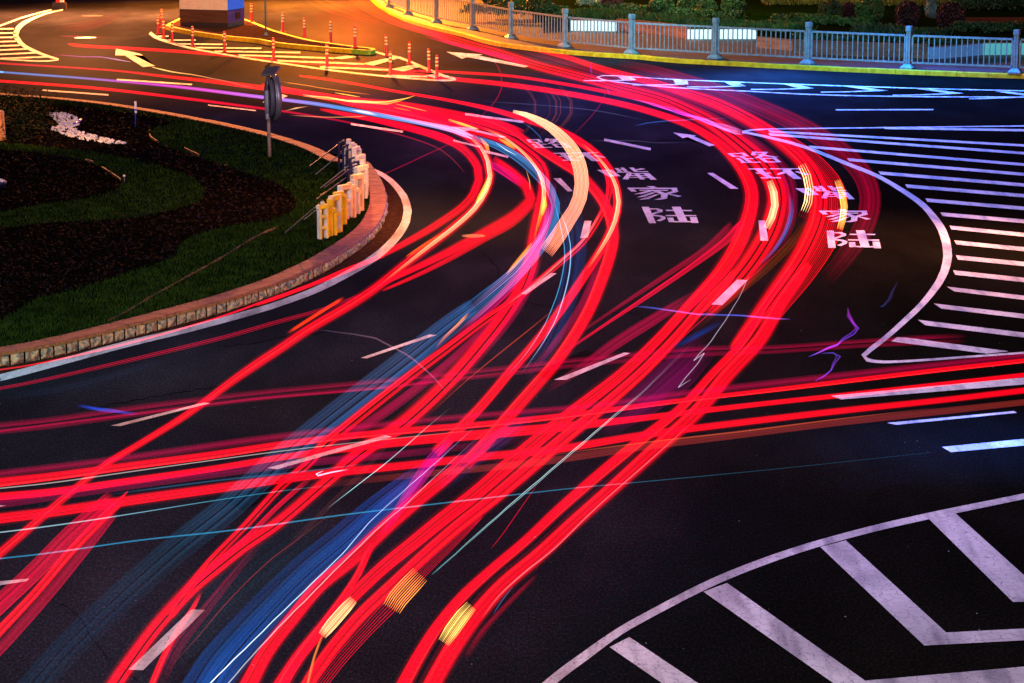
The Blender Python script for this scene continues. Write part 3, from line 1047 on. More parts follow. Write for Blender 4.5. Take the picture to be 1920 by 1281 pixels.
# bowl of pebbles at the left edge
p = P(-6, 352, Z3)
m = mpp(p)
bw = empty('pebble_bowl', p, 'round dark bowl heaped with small white stones at the left edge', 'bowl')
mb = MB()
r0 = 18 * m
mb.lathe(p, [(r0 * .7, 0), (r0, r0 * .4), (r0 * 1.03, r0 * .62), (r0 * .95, r0 * .62), (r0 * .9, r0 * .5), (.01, r0 * .5)], 24)
mb.build('bowl', M['frame'], bw, True)
mb = MB()
for k in range(120):
    a, q = rnd.uniform(0, 6.28), math.sqrt(rnd.random()) * r0 * .82
    s = r0 * rnd.uniform(.07, .13)
    c = p + Vector((q * math.cos(a), q * math.sin(a), r0 * (.55 + .35 * (1 - (q / r0) ** 2))))
    mb.add([c + v * s for v in iv], iff)
tag(mb.build('pebble_heap', M['pebble'], bw, True), kind='stuff')

# blue marker stake
p = P(253.5, 239, ITOP)
m = mpp(p)
sk = empty('marker_stake', p, 'thin blue marker stake with a pale tag standing in the dark bed', 'stake')
mb = MB()
mb.tube(p, p + Vector((.03, 0, 46 * m)), .011, 8)
mb.build('rod', M['blueplastic'], sk, True)
mb = MB()
mb.box(p + Vector((.025, -.012, 38 * m)), (.055, .012, 22 * m), 0, 0, .004)
mb.build('tag', M['bluewhite'], sk)
mb = MB()
mb.box(p + Vector((.025, -.021, 33 * m)), (.058, .006, 3.5 * m))
mb.build('stripe', M['blueplastic'], sk)

# solar road sign seen from behind
p = P(505.5, 294, ITOP)
m = mpp(p)
sg = empty('solar_road_sign', p, 'round solar road sign on a wooden post seen from behind', 'road sign')
mb = MB()
mb.tube(p, p + Vector((-.01, 0, 100 * m)), 3.6 * m, 12, 2.9 * m)
mb.build('post', M['wood'], sg, True)
dc = p + Vector((6 * m, 0, 110 * m))          # centre of the disc
ang = R(70)
nrm = Vector((math.sin(ang), math.cos(ang), 0))   # face turned away to the right
side = Vector((nrm.y, -nrm.x, 0))


def disc(name, c, r, th, mat, n=36, ry=1.0):
    mbd = MB()
    vs = []
    for q, rr in ((-th / 2, r * .93), (-th / 2 + .012, r), (th / 2 - .012, r), (th / 2, r * .93)):
        for k in range(n):
            t_ = 2 * math.pi * k / n
            vs.append(c + nrm * q + side * (rr * math.cos(t_)) + Vector((0, 0, rr * ry * math.sin(t_))))
    fs = [(j * n + k, j * n + (k + 1) % n, (j + 1) * n + (k + 1) % n, (j + 1) * n + k) for j in range(3) for k in range(n)]
    fs += [tuple(range(n)), tuple(range(3 * n, 4 * n))[::-1]]
    mbd.add(vs, fs)
    return mbd.build(name, mat, sg, True)


disc('sign_disc', dc + nrm * .06, 39 * m, .13, M['steel'], ry=1.12)
disc('rear_housing', dc - nrm * .045, 30 * m, .10, M['signgrey'], ry=1.2)
mb = MB()
spx = p + Vector((-1.5 * m, -.06, 0))
mb.box(spx + Vector((0, 0, 103 * m)), (9 * m, .10, 46 * m), 0, 0, .02)
mb.box(spx + Vector((0, 0, 76 * m)), (7 * m, .09, 14 * m), 0, 0, .015)
mb.build('spine', M['spine'], sg, True)
for z in (128, 83):
    mb = MB()
    mb.box(spx + Vector((3 * m, .02, z * m)), (18 * m, .05, 4 * m), 0, 0, .008)
    mb.build('bracket', M['black'], sg)
mb = MB()
mb.tube(spx + Vector((0, .03, 124 * m)), spx + Vector((3 * m, .03, 152 * m)), 6 * m, 12, 3.2 * m)
mb.build('neck', M['steel'], sg, True)
mb = MB()
pc = p + Vector((5 * m, 0, 160 * m))
hx, hy = 12.5 * m, 18 * m
tilt = R(18)
ux, uy = Vector((1, .15, .02)).normalized() * hx, Vector((.25 * hx, hy * math.cos(tilt), hy * math.sin(tilt)))
up = ux.cross(uy).normalized() * .025
for s_, mi in ((1.0, 0),):
    vs = [pc + ux * i + uy * j + up * k_ for k_ in (-1, 1) for i, j in ((-1, -1), (1, -1), (1, 1), (-1, 1))]
    mb.add(vs, [(3, 2, 1, 0), (0, 1, 5, 4), (1, 2, 6, 5), (2, 3, 7, 6), (3, 0, 4, 7), (4, 5, 6, 7)], 0)
sp_ = mb.build('solar_panel', M['steel'], sg)
mb = MB()
vs = [pc + ux * i * .9 + uy * j * .9 + up * 1.15 for i, j in ((-1, -1), (1, -1), (1, 1), (-1, 1))]
mb.add(vs, [(0, 1, 2, 3)])
mb.build('solar_glass', M['panelblk'], sp_)

# ------------------------------------------------------------------ standing letters on the island rim
# a curved row: base points in the picture (far .. near), faces turned to the road coloured as amber-lit
ROWS = [
    ('yellow', 'four tall letters with amber-lit yellow faces standing at the near end of the letter row', M['lyellow'],
     [(606, 451, 72), (619, 446, 72), (629.5, 440, 73), (638, 434, 74)]),
    ('peach', 'four tall letters with orange-lit peach faces standing in the middle of the letter row', M['lorange'],
     [(648, 420, 73), (656, 413, 70), (663, 406, 68), (670, 400, 72)]),
    ('white', 'tall white letters with dark braced frame at the far end of the letter row', M['lcream'],
     [(677, 386, 74), (680.5, 372, 66), (680, 358, 58), (676, 346, 54), (669.5, 336, 60), (662, 328, 60), (654.5, 322, 60)]),
]
GL = [[(0, 0, .22, 1), (.78, 0, 1, 1), (.22, .86, .78, 1), (.22, .45, .78, .56), (.22, 0, .78, .1)],
      [(0, .0, .2, 1), (.8, .12, 1, .9), (.2, .86, .8, 1), (.2, .5, .8, .6), (.42, .1, .6, .5)],
      [(.1, 0, .3, .8), (.7, 0, .9, .8), (0, .8, 1, .92), (.3, .55, .7, .64), (.3, .26, .7, .34), (.4, .92, .6, 1)],
      [(.4, 0, .62, 1), (0, .62, .4, .74), (.62, .62, 1, .74), (0, 0, .18, .62), (.82, 0, 1, .62), (.18, 0, .4, .1)]]
allb = []
for nm, lab, mat, pts in ROWS:
    base = [P(x, y, ITOP) for x, y, h in pts]
    row = empty('letter_sign', base[0], lab, 'letter sign', 'standing letters along the island rim')
    for i, (x, y, h) in enumerate(pts):
        b = base[i]
        m = mpp(b)
        nx = base[i + 1] - b if i + 1 < len(base) else b - base[i - 1]
        d = nx.normalized()
        gap = nx.length
        wd = min(.42, gap * .82)
        d = Matrix.Rotation(R(-24), 3, 'Z') @ d
        nr = Vector((d.y, -d.x, 0))          # towards the road
        hh = h * m * .98
        th = .095
        mb = MB()
        rz = math.atan2(d.y, d.x)
        for (x0, y0, x1, y1) in GL[(i + len(nm)) % 4]:
            c = b + d * ((x0 + x1) / 2 - .5) * wd + Vector((0, 0, .03 + (y0 + y1) / 2 * hh))
            mb.box(c, ((x1 - x0) * wd - .002, th - .012 * (y0 > .3), (y1 - y0) * hh - .002), rz, 0, .010)
        lo_ = mb.build('letter', None, row, mats=[mat, M['lcream']])
        for pl in lo_.data.polygons:
            pl.material_index = 0 if (abs(pl.normal.dot(nr)) > .75 or (i > 0 and pl.center.z > b.z + .1 and nm != 'white' and abs(pl.normal.z) < .5 and i % 2)) else 1
        # legs
        fr = MB()
        if nm != 'white':
            fr.tube(b - Vector((0, 0, .02)), b + Vector((0, 0, .05)), .02, 6)
            fr.build('leg', M['frame'], row)
        else:
            for s_ in (-.5, .5):
                q = b + d * s_ * wd * .9 - nr * .16
                fr.tube(q, q + Vector((0, 0, hh * .95)), .026, 6)
            for z in (.3, .62, .93):
                q = b - nr * .16 + Vector((0, 0, hh * z))
                fr.tube(q - d * wd * .5, q + d * wd * .5, .02, 6)
                fr.tube(q, q + nr * .10, .016, 6)
            fr.build('frame', M['frame'], row)
    # raking struts down to the lawn
    st_ = {'white': [((646, 262), (580, 312)), ((645, 283), (591, 328)), ((671, 297), (600.6, 353)), ((668, 308), (608, 352)), ((664, 322), (594, 373)), ((660, 333), (600, 366))],
           'yellow': [((606, 376), (534, 437)), ((602, 387), (571, 412)), ((600, 398), (582, 424))], 'peach': []}[nm]
    for k, (a, e) in enumerate(st_):
        e3 = P(e[0], e[1], ITOP)
        bb = min(base, key=lambda q: abs(q.x / q.y - (a[0] - 960) / F))
        dirn = P(a[0], a[1], 0) - Vector((0, 0, H))
        tt = (bb.y) / dirn.y
        a3 = Vector((0, 0, H)) + dirn * tt
        mb = MB()
        mb.tube(a3, e3, .012, 6)
        so = mb.build('strut', M['bluewhite'] if (nm == 'yellow' and k == 1) else M['steel'], row)

# ================================================================== kerbed nose with the kiosk
NOSE_T = [(310, 47.5), (329, 52.5), (363, 59), (424, 67.5), (480, 73), (515, 79.5), (580, 86), (640, 91), (680, 94), (696, 94.5), (704, 92.8), (703, 91),
          (690, 89), (665, 86.5), (620, 80.5), (590, 76.5), (550, 67), (515, 57), (485, 45), (458, 35), (425, 24), (395, 20), (365, 25), (337, 34), (322, 41)]
KH = 0.16
top = [P(x, y, KH) for x, y in catmull(NOSE_T + [NOSE_T[0]], 8)][:-1]
nose = sheet('traffic_island', top, KH - 0.006, M['brick'])
nk = empty('island_kerb', (top[0].x, top[0].y, 0), 'yellow painted kerb round the nose shaped traffic island with green tip', 'kerb')
ctr = sum(top, Vector()) / len(top)
mb = MB()
mbg = MB()
for i in range(len(top)):
    a, b = top[i], top[(i + 1) % len(top)]
    d = (b - a).normalized()
    nn = Vector((d.y, -d.x, 0))
    an, bn = a + nn * .012, b + nn * .012
    ai, bi = a - nn * .16, b - nn * .16
    zt = KH
    tgt = mbg if (a.x > P(650, 92, KH).x and a.y < P(600, 88, KH).y + 3) else mb
    tgt.add([Vector((an.x, an.y, 0)), Vector((bn.x, bn.y, 0)), Vector((b.x, b.y, zt)), Vector((a.x, a.y, zt)), Vector((bi.x, bi.y, zt)), Vector((ai.x, ai.y, zt))],
            [(0, 1, 2, 3), (3, 2, 4, 5)])
mb.build('kerb', M['yellow'], nk)
o = mbg.build('kerb_tip', M['green'], nk)
o['label'] = 'yellow-green painted rounded kerb tip'

# kiosk
A, B, C = P(338, 49, KH), P(427.4, 51.7, KH), P(458, 46.5, KH)
kx = (B - A)
kx.z = 0
kw = kx.length
kx.normalize()
ky = Vector((-kx.y, kx.x, 0))
kd = 2.0
# depth direction from the visible right side
dr = (C - B)
dr.z = 0
kd = min(3.4, dr.length)
ky = dr.normalized()
m = mpp(A)
kb = empty('kiosk', A, 'square kiosk with cream upper panels, brown base and blue lit side on the traffic island', 'kiosk')


def prism(name, z0, z1, mat_front, out=0.0, side=None, parent=kb):
    a, b = A - kx * out - ky * out, B + kx * out - ky * out
    c, d = B + kx * out + ky * (kd + out), A - kx * out + ky * (kd + out)
    vs = [v + Vector((0, 0, z - KH)) for z in (z0, z1) for v in (a, b, c, d)]
    fs = [(0, 1, 5, 4), (1, 2, 6, 5), (2, 3, 7, 6), (3, 0, 4, 7), (4, 5, 6, 7), (3, 2, 1, 0)]
    if side is None:
        return obj(name, vs, fs, mat_front, parent)
    return obj(name, vs, fs, None, parent, mats=[mat_front, side], mi=[0, 1, 0, 0, 0, 0])


prism('plinth', KH, KH + .17, M['kdark'], .0, M['kteal'])
prism('base_panel', KH + .17, KH + .66, M['kbrown'], .012, M['kblue2'])
prism('band', KH + .66, KH + .685, M['black'], .018)
up_ = prism('upper_panel', KH + .685, 2.75, M['kcream'], .006, M['kblue'])
prism('roof', 2.75, 2.9, M['kdark'], .12)
mb = MB()
rz = math.atan2(kx.y, kx.x)
mb.box(A + kx * kw * .41 - ky * .008 + Vector((0, 0, 1.6)), (.05, .03, 2.0), rz)
mb.build('door_gap', M['black'], up_)
mb = MB()
mb.box(A + kx * kw * .49 - ky * .008 + Vector((0, 0, 1.6)), (.16, .02, 2.0), rz)
mb.build('door_jamb', M['steel'], up_)
mb = MB()
q = B + ky * kd * .60 + kx * .014 + Vector((0, 0, .42))
mb.box(q, (kd * .30, .016, .26), math.atan2(ky.y, ky.x))
mb.build('vent', M['black'], kb)

# slim pole behind the kiosk
p = P(498.5, 66.5, KH)
po = empty('slim_pole', p, 'slim teal pole standing on the traffic island right of the kiosk', 'pole')
mb = MB()
mb.tube(p, p + Vector((0, 0, 5.2)), .035, 10)
mb.build('shaft', M['pole'], po, True)
mb = MB()
mb.lathe(p, [(.09, 0), (.09, .02), (.05, .03), (.05, .10), (.036, .11)], 12)
mb.build('foot', M['pole'], po, True)

# barrier post, far left
p = P(112, 17.5, 0)
bp_ = empty('barrier_post', p, 'red and white barrier post on a black and yellow striped foot at the far left', 'post')
mb = MB()
mb.box(p + Vector((0, 0, .16)), (.62, .42, .32), 0, 0, .02)
ft = mb.build('foot', M['black'], bp_)
mb = MB()
for k in range(6):
    x = -.26 + k * .105
    vs = [p + Vector((x + .03, -.214, .01)), p + Vector((x + .085, -.214, .01)), p + Vector((x + .055, -.214, .31)), p + Vector((x, -.214, .31))]
    vs2 = [v + Vector((0, .003, 0)) for v in vs]
    mb.add(vs + vs2, [(0, 1, 2, 3), (7, 6, 5, 4), (0, 4, 5, 1), (2, 6, 7, 3), (0, 3, 7, 4), (1, 5, 6, 2)])
mb.build('hazard_stripes', M['hyellow'], ft)
mb = MB()
mb.box(p + Vector((-.06, 0, 1.2)), (.18, .2, 1.76))
mb.build('red_panel', M['red'], bp_)
mb = MB()
mb.box(p + Vector((.115, 0, 1.2)), (.165, .19, 1.74))
mb.build('white_panel', M['pwhite'], bp_)

# ------------------------------------------------------------------ bollards
BOL = [(296.3, 64, 'at the left corner of the kiosk island, leftmost there'), (303.3, 52, 'behind the left corner of the kiosk island, farthest of its cluster'),
       (306.8, 73, 'at the left corner of the kiosk island, nearest of its cluster'), (323, 80, 'standing before the left end of the yellow kerb'),
       (361, 88, 'standing before the brown front of the kiosk'), (421, 98.5, 'standing before the right front corner of the kiosk'),
       (472, 39.6, 'right behind the blue side of the kiosk'), (513, 112.5, 'on the front outline of the hatched nose, just right of the slim pole'),
       (530.5, 60, 'first on the rear kerb edge after the slim pole'), (571, 71, 'second on the rear kerb edge after the slim pole'),
       (620, 80, 'third on the rear kerb edge after the slim pole'), (613.5, 125, 'on the front outline below the yellow kerb'),
       (665.5, 88, 'on the kerb just before its green tip'), (725, 106, 'first beyond the green kerb tip on the rear outline'),
       (732, 141, 'on the front outline right of the green kerb tip'), (767.5, 120.5, 'in the middle of the rear outline beyond the green tip'),
       (805, 135.5, 'last of the rear outline, beside the tip of the hatched nose'), (819, 149, 'nearest the pointed tip of the hatched nose')]


def make_bollard():
    e = empty('bollard', (0, 0, 0), 'x', 'bollard', 'red bollards round the kiosk island')
    mb = MB()
    mb.lathe((0, 0, 0), [(.11, 0), (.11, .015), (.062, .04), (.052, .05), (.049, .71), (.044, .745), (.02, .76)], 14)
    mb.build('post', M['red'], e, True)
    for z in (.43, .545, .66):
        mb = MB()
        mb.lathe((0, 0, z), [(.0495, -.030), (.0535, -.027), (.0535, .027), (.0495, .030)], 14)
        mb.build('reflective_band', M['band'], e, True)
    return e


def copy_tree(o, parent=None):
    c = o.copy()
    COL.objects.link(c)
    c.parent = parent
    for ch in list(o.children):
        copy_tree(ch, c)
    return c


proto = make_bollard()
for i, (x, y, where) in enumerate(BOL):
    z = KH if (x, y) in [(665.5, 88), (472, 39.6)] else 0
    o = proto if i == 0 else copy_tree(proto)
    o.location = P(x, y + (1.5 if z else 0), z)
    o.rotation_euler = (rnd.uniform(-.02, .02), rnd.uniform(-.03, .03), rnd.uniform(0, 6))
    o['label'] = 'red bollard ' + where

# ================================================================== far kerb, pavement, railing
KERB = [(640, -70), (668, -35), (690, -3), (708, 13), (731, 28), (760, 41), (807, 55), (874, 71), (926, 86), (1031, 99.5), (1140, 108.5), (1185, 110.5), (1260, 118), (1340, 122.5),
        (1507, 131.5), (1710, 140.5), (1920, 148), (2150, 154)]
kp = [P(x, y, 0) for x, y in catmull(KERB, 20)]
ns = normals2([(p.x, p.y) for p in kp])
SW = 0.15
back = [p + Vector((n[0], n[1], 0)) * .18 for p, n in zip(kp, ns)]
kerb = empty('roadside_kerb', (kp[0].x, kp[0].y, 0), 'long yellow painted kerb along the pavement under the grey railing', 'kerb')
mb = MB()
s = arclen(kp)
t = 0.0
while t < s[-1] - .2:
    a, d0 = at_len(kp, s, t + .006)
    b, d1 = at_len(kp, s, min(t + .994, s[-1]))
    n0, n1 = Vector((-d0.y, d0.x, 0)), Vector((-d1.y, d1.x, 0))
    h = SW + rnd.uniform(-.004, .004)
    ch = .02
    vs = [a, b, b + Vector((0, 0, h - ch)) + n1 * .008, a + Vector((0, 0, h - ch)) + n0 * .008, a + n0 * .03 + Vector((0, 0, h)), b + n1 * .03 + Vector((0, 0, h)),
          b + n1 * .19 + Vector((0, 0, h)), a + n0 * .19 + Vector((0, 0, h)), b + n1 * .19, a + n0 * .19]
    mb.add(vs, [(0, 1, 2, 3), (3, 2, 5, 4), (4, 5, 6, 7), (7, 6, 8, 9), (0, 3, 4, 7, 9), (1, 8, 6, 5, 2)])
    t += 1.0
mb.build('kerb_stone', M['yellow'], kerb)
# pavement: joints cut as real gaps between big slabs would be unseen at this range; a brick bond in the material
pm, n_, l_, b_ = newmat('pavement_slabs')
br = n_.new('ShaderNodeTexBrick')
br.inputs['Scale'].default_value = 1.0
br.inputs['Brick Width'].default_value = 1.2
br.inputs['Row Height'].default_value = .8
br.inputs['Mortar Size'].default_value = .02
br.offset = 0.0
br.inputs['Color1'].default_value = (.034, .036, .040, 1)
br.inputs['Color2'].default_value = (.058, .060, .066, 1)
br.inputs['Mortar'].default_value = (.016, .016, .018, 1)
cvec = coords(n_, l_, 1.0)
l_.new(cvec, br.inputs[0])
l_.new(br.outputs[0], b_.inputs['Base Color'])
b_.inputs['Roughness'].default_value = .55
b_.inputs['Specular IOR Level'].default_value = .3
sheet('pavement', back + [Vector((150, kp[-1].y, 0)), Vector((150, 400, 0)), Vector((kp[0].x, 400, 0))], SW - .004, pm)
# railing: posts, panels between them
POSTS = [(690, -26), (730, 14.5), (765, 28), (818, 42.5), (886, 55.5), (958, 72), (1059, 88), (1184, 101), (1341, 110), (1514.7, 120), (1702.6, 129.3), (1903.8, 137.8), (2118, 146)]
pb = [P(x, y, SW) for x, y in POSTS]
fence = empty('railing', pb[0], 'grey metal railing with square posts and rosettes along the far pavement', 'railing')
PH = 1.22


def post_parts(first):
    mb = MB()
    for s1 in (-1, 1):
        for s2 in (-1, 1):
            mb.box((s1 * .040, s2 * .040, PH / 2), (.066, .066, PH))
    mb.box((0, 0, PH / 2), (.06, .06, PH - .02))
    a = mb.build('post', M['rail'])
    mb = MB()
    mb.box((0, 0, PH + .06), (.19, .19, .17), 0, 0, .015)
    b = mb.build('cap', M['rail'])
    mb = MB()
    f = [(.20, 0), (.20, .05), (.11, .15), (.11, .17)]
    vs = []
    for r, z in f:
        vs += [(-r, -r, z), (r, -r, z), (r, r, z), (-r, r, z)]
    fs = [(4 * j + k, 4 * j + (k + 1) % 4, 4 * j + 4 + (k + 1) % 4, 4 * j + 4 + k) for j in range(3) for k in range(4)] + [(12, 13, 14, 15)]
    mb.add(vs, fs)
    c = mb.build('foot', M['rail'])
    return a, b, c


pa, pcap, pfoot = post_parts(True)
for i, p in enumerate(pb):
    q = pb[min(i + 1, len(pb) - 1)] - pb[max(i - 1, 0)]
    rz = math.atan2(q.y, q.x)
    o = pa if i == 0 else pa.copy()
    c_ = pcap if i == 0 else pcap.copy()
    f_ = pfoot if i == 0 else pfoot.copy()
    if i:
        for z in (o, c_, f_):
            COL.objects.link(z)
    o.parent = fence
    o.location = p - pb[0]
    o.rotation_euler = (0, 0, rz)
    c_.parent = o
    f_.parent = o
# rosette shape shared by all
mb = MB()
mb.lathe((0, 0, 0), [(.016, -.016), (.036, -.013), (.036, .013), (.016, .016)], 10)
rv, rf = [Vector((v.x, v.z, v.y)) for v in mb.v], mb.f
for i in range(len(pb) - 1):
    a, b = pb[i], pb[i + 1]
    d = b - a
    L = d.length
    d.normalize()
    rz = math.atan2(d.y, d.x)
    a2, b2_ = a + d * .13, b - d * .13
    L2 = (b2_ - a2).length
    mid = (a2 + b2_) / 2
    mb = MB()
    mb.box(mid + Vector((0, 0, 1.06)), (L2, .055, .06), rz)
    mb.box(mid + Vector((0, 0, .20)), (L2, .05, .055), rz)
    for q in (a2, b2_):
        mb.box(q + Vector((0, 0, .63)), (.05, .05, .80), rz)
    nb = 18
    for k in range(1, nb):
        q = a2 + d * (L2 * k / nb)
        mb.box(q + Vector((0, 0, .63)), (.031, .031, .80), rz)
    pn = mb.build('panel', M['rail'], fence)
    mbr = MB()
    for k in range(0, nb, 2):
        q = a2 + d * (L2 * (k + .5) / nb) + Vector((0, 0, .86))
        for ox, oz, sc in ((-.044, 0, 1), (.044, 0, 1), (0, .050, 1.1), (0, -.046, .8), (0, 0, 1)):
            rot = Matrix.Rotation(rz, 3, 'Z')
            mbr.add([q + rot @ Vector((v.x * sc + ox, v.y, v.z * sc + oz)) for v in rv], rf)
        mbr.box(q - Vector((0, 0, .012)), (L2 / nb, .014, .014), rz)
    mbr.build('rosettes', M['rail'], pn)

# ================================================================== planters and planting behind the railing
def planter(label, pts, h, mat, thick=.12, name='planter_wall', drop=0.0):
    e = empty(name, P(*pts[0], SW), label, 'planter wall')
    c = [P(x, y, SW) for x, y in (catmull(pts, 14) if len(pts) > 2 else pts)]
    nn = normals2([(p.x, p.y) for p in c])
    mb = MB()
    z0, z1 = Vector((0, 0, 0)), Vector((0, 0, h))
    for i in range(len(c) - 1):
        a, b = c[i], c[i + 1]
        na, nb_ = Vector((*nn[i], 0)) * thick, Vector((*nn[i + 1], 0)) * thick
        mb.add([a + z0, b + z0, b + z1, a + z1, b + nb_ + z1, a + na + z1, b + nb_ + z0, a + na + z0], [(0, 1, 2, 3), (3, 2, 4, 5), (5, 4, 6, 7)])
    a, na = c[0], Vector((*nn[0], 0)) * thick
    mb.add([a, a + z1, a + na + z1, a + na], [(0, 1, 2, 3)])
    a, na = c[-1], Vector((*nn[-1], 0)) * thick
    mb.add([a, a + na, a + na + z1, a + z1], [(0, 1, 2, 3)])
    mb.build('board', mat, e)
    # coping a little proud
    mb = MB()
    for i in range(len(c) - 1):
        a, b = c[i], c[i + 1]
        na, nb_ = Vector((*nn[i], 0)), Vector((*nn[i + 1], 0))
        vs = [a - na * .015 + z1, b - nb_ * .015 + z1, b - nb_ * .015 + z1 * 1.06, a - na * .015 + z1 * 1.06, b + nb_ * (thick + .02) + z1 * 1.06, a + na * (thick + .02) + z1 * 1.06]
        mb.add(vs, [(0, 1, 2, 3), (3, 2, 4, 5)])
    mb.build('coping', M['planterdk'], e)


planter('white lit planter front behind the railing, left one', [(1070, 57.6), (1155, 58.8)], .40, M['lit'])
planter('brown board planter front between the two white lit fronts', [(1156, 58.8), (1180, 61), (1240, 67), (1289, 73)], .46, M['planter'])
planter('white lit planter front behind the railing, right one', [(1290, 73.5), (1355, 73.2), (1418, 73.2)], .36, M['lit'])
planter('orange brown board planter just right of the white lit front', [(1418, 89), (1486, 96)], .37, M['planter'])
planter('dark brown board planter behind the middle of the railing', [(1487, 101), (1600, 106), (1742, 110.5)], .46, M['planterdk'])
planter('blue lit planter front curving away at the right', [(1742, 111), (1770, 110), (1800, 107), (1842, 103.5)], .40, M['litblue'])
planter('teal lit planter front at the right end of the railing', [(1843, 103.3), (1985, 102.5)], .40, M['litteal'])
planter('low grey teal wall at the far right of the planting', [(1805, 32), (1990, 31)], .26, M['concrete'], .3)
planter('pale grey wall seen through the railing at the left', [(985, 25), (1040, 22.5)], .36, M['concrete'], .3)
planter('small warm lit seat front among the far shrubs', [(1420, 19), (1462, 22)], .16, M['litwarm'])
planter('pale lit wall fragment left of the round shrubs', [(1497, 24), (1533, 24)], .10, M['lit'])
planter('blue white lit wall at the top edge behind the shrubs', [(1052, 8), (1082, 8)], .30, M['litblue'])
planter('thin teal lit ledge between the round shrubs', [(1650, 17), (1680, 17)], .06, M['litteal'])

# raised earth of the beds
BEDTOP = .46
SOILF = [(1000, 60), (1040, 57.6), (1070, 57.6), (1155, 58.8), (1180, 61), (1240, 67), (1289, 73), (1355, 73.2), (1417, 73.2), (1419, 89), (1486, 96), (1488, 101), (1600, 106), (1742, 110.5),
         (1770, 110), (1800, 107), (1842, 103.5), (1985, 102.5), (2100, 101)]
sheet('planting_soil', [P(x, y, SW) + Vector((0, .10, 0)) for x, y in SOILF] + [Vector((60, P(2100, 101).y, 0)), Vector((60, 150, 0)), Vector((1.0, 150, 0))], SW + .33, M['lawn'])
sheet('far_path', [P(x, y, SW + .345) for x, y in [(1806, 42.5), (2000, 42), (2000, 32), (1806, 33)]], SW + .345, M['brick'])


def leafmass(mb, fn, n, s0, s1, flat=.5):
    for _ in range(n):
        q = fn()
        if q is None:
            continue
        s = rnd.uniform(s0, s1)
        u = Vector((rnd.gauss(0, 1), rnd.gauss(0, 1), rnd.gauss(0, 1))).normalized()
        w = u.orthogonal().normalized()
        w = (w + u.cross(w) * rnd.uniform(-1, 1)).normalized() * s * flat
        u = u * s
        mb.add([q - u, q - w, q + u, q + w], [(0, 1, 2, 3)])


def round_shrub(px, py, rpx, leaf, label, hfac=1.0, n=2800):
    b = P(px, py + rpx * .85, SW + .33)
    m = mpp(b)
    r = rpx * m
    e = empty('round_shrub', b, label, 'shrub', 'clipped round shrubs behind the railing')
    mb = MB()
    mb.tube(b, b + Vector((0, 0, r * .9)), r * .07, 6, r * .04)
    for k in range(5):
        a = k * 1.256
        mb.tube(b + Vector((0, 0, r * .3)), b + Vector((math.cos(a) * r * .6, math.sin(a) * r * .6, r * 1.1)), r * .04, 5, r * .015)
    mb.build('stem', M['mulch'], e)

    def f():
        d = Vector((rnd.gauss(0, 1), rnd.gauss(0, 1), rnd.gauss(0, 1))).normalized()
        k = 1 + .09 * noise.noise(d * 2.4 + Vector((px, 0, 0)))
        rr = r * k * rnd.uniform(.72, 1.0) ** .5
        q = b + Vector((0, 0, r * .92 * hfac)) + Vector((d.x * rr, d.y * rr, d.z * rr * hfac))
        return q if q.z > b.z else None
    mb = MB()
    leafmass(mb, f, n, r * .06, r * .12)
    mb.build('foliage', leaf, e)


round_shrub(1556, 24, 23, M['leafdk'], 'dark green clipped round shrub, leftmost of the round shrubs', 1.0)
round_shrub(1588, 24, 18, M['leafred'], 'small dark red round shrub between two green ones')
round_shrub(1630, 22, 27, M['leaf'], 'bright green clipped round shrub, largest of the green ones')
round_shrub(1701, 29, 25, M['leafred'], 'dark red round shrub left of the silver grass')
round_shrub(1781, 32, 27, M['leafred'], 'large dark red round shrub right of the silver grass')
round_shrub(1148, 3, 22, M['leafred'], 'dark red shrub at the top edge above the left lit planter', .7)
round_shrub(975, 5, 18, M['leaf'], 'yellowish green round shrub above the pale wall', .7)
round_shrub(1325, 12, 20, M['leafdk'], 'dark leafy shrub before the bluish light at the top', .8)
round_shrub(1290, 8, 22, M['leafdk'], 'dark green shrub at the top edge, left of the bluish light', .8)
round_shrub(1240, 8, 24, M['leafdk'], 'dark green shrub at the top edge right of the dark red one', .8)
round_shrub(1375, 8, 24, M['leafdk'], 'dark shrub at the top edge left of the warm lit seat', .8)
round_shrub(1010, 8, 24, M['leafdk'], 'dark green shrub at the top edge beside the pale wall', .9)
round_shrub(930, -2, 26, M['leafdk'], 'dark green shrub at the top edge behind the railing bend', .9)


def hedge(label, line, hpx, dpx, leaf, n, name='hedge', blade=False):
    """irregular clipped planting along a line of ground points; hpx/dpx = height and half depth in picture units"""
    c = [P(x, y, SW + .33) for x, y in catmull(line, 10)]
    e = empty(name, c[0], label, 'hedge' if name == 'hedge' else 'plant')
    mb = MB()
    sl_ = arclen(c)

    def f():
        p, d = at_len(c, sl_, rnd.uniform(0, sl_[-1]))
        m = mpp(p)
        h = hpx * m * (1 + .30 * noise.noise(Vector((p.x * .9, p.y * .9, 3.3))))
        dd = dpx * m
        a = rnd.uniform(-1, 1)
        z = h * (1 - a * a) ** .5 * rnd.uniform(.15, 1.0) ** .5
        return Vector((p.x - d.y * a * dd, p.y + d.x * a * dd, p.z + z))
    if not blade:
        leafmass(mb, f, n, .035, .085)
    else:
        for _ in range(n):
            q = f()
            m = mpp(q)
            a = rnd.uniform(0, 6.28)
            h = rnd.uniform(.12, .3)
            w = .012
            base = Vector((q.x, q.y, max(c[0].z, q.z - h * .5)))
            tip = base + Vector((math.cos(a) * h * .5, math.sin(a) * h * .5, h))
            dv = Vector((-math.sin(a), math.cos(a), 0)) * w
            mid = base + Vector((math.cos(a) * h * .12, math.sin(a) * h * .12, h * .6))
            mb.add([base - dv, base + dv, mid + dv * .8, tip, mid - dv * .8], [(0, 1, 2, 3, 4)])
    mb.build('foliage', leaf, e)
    return e


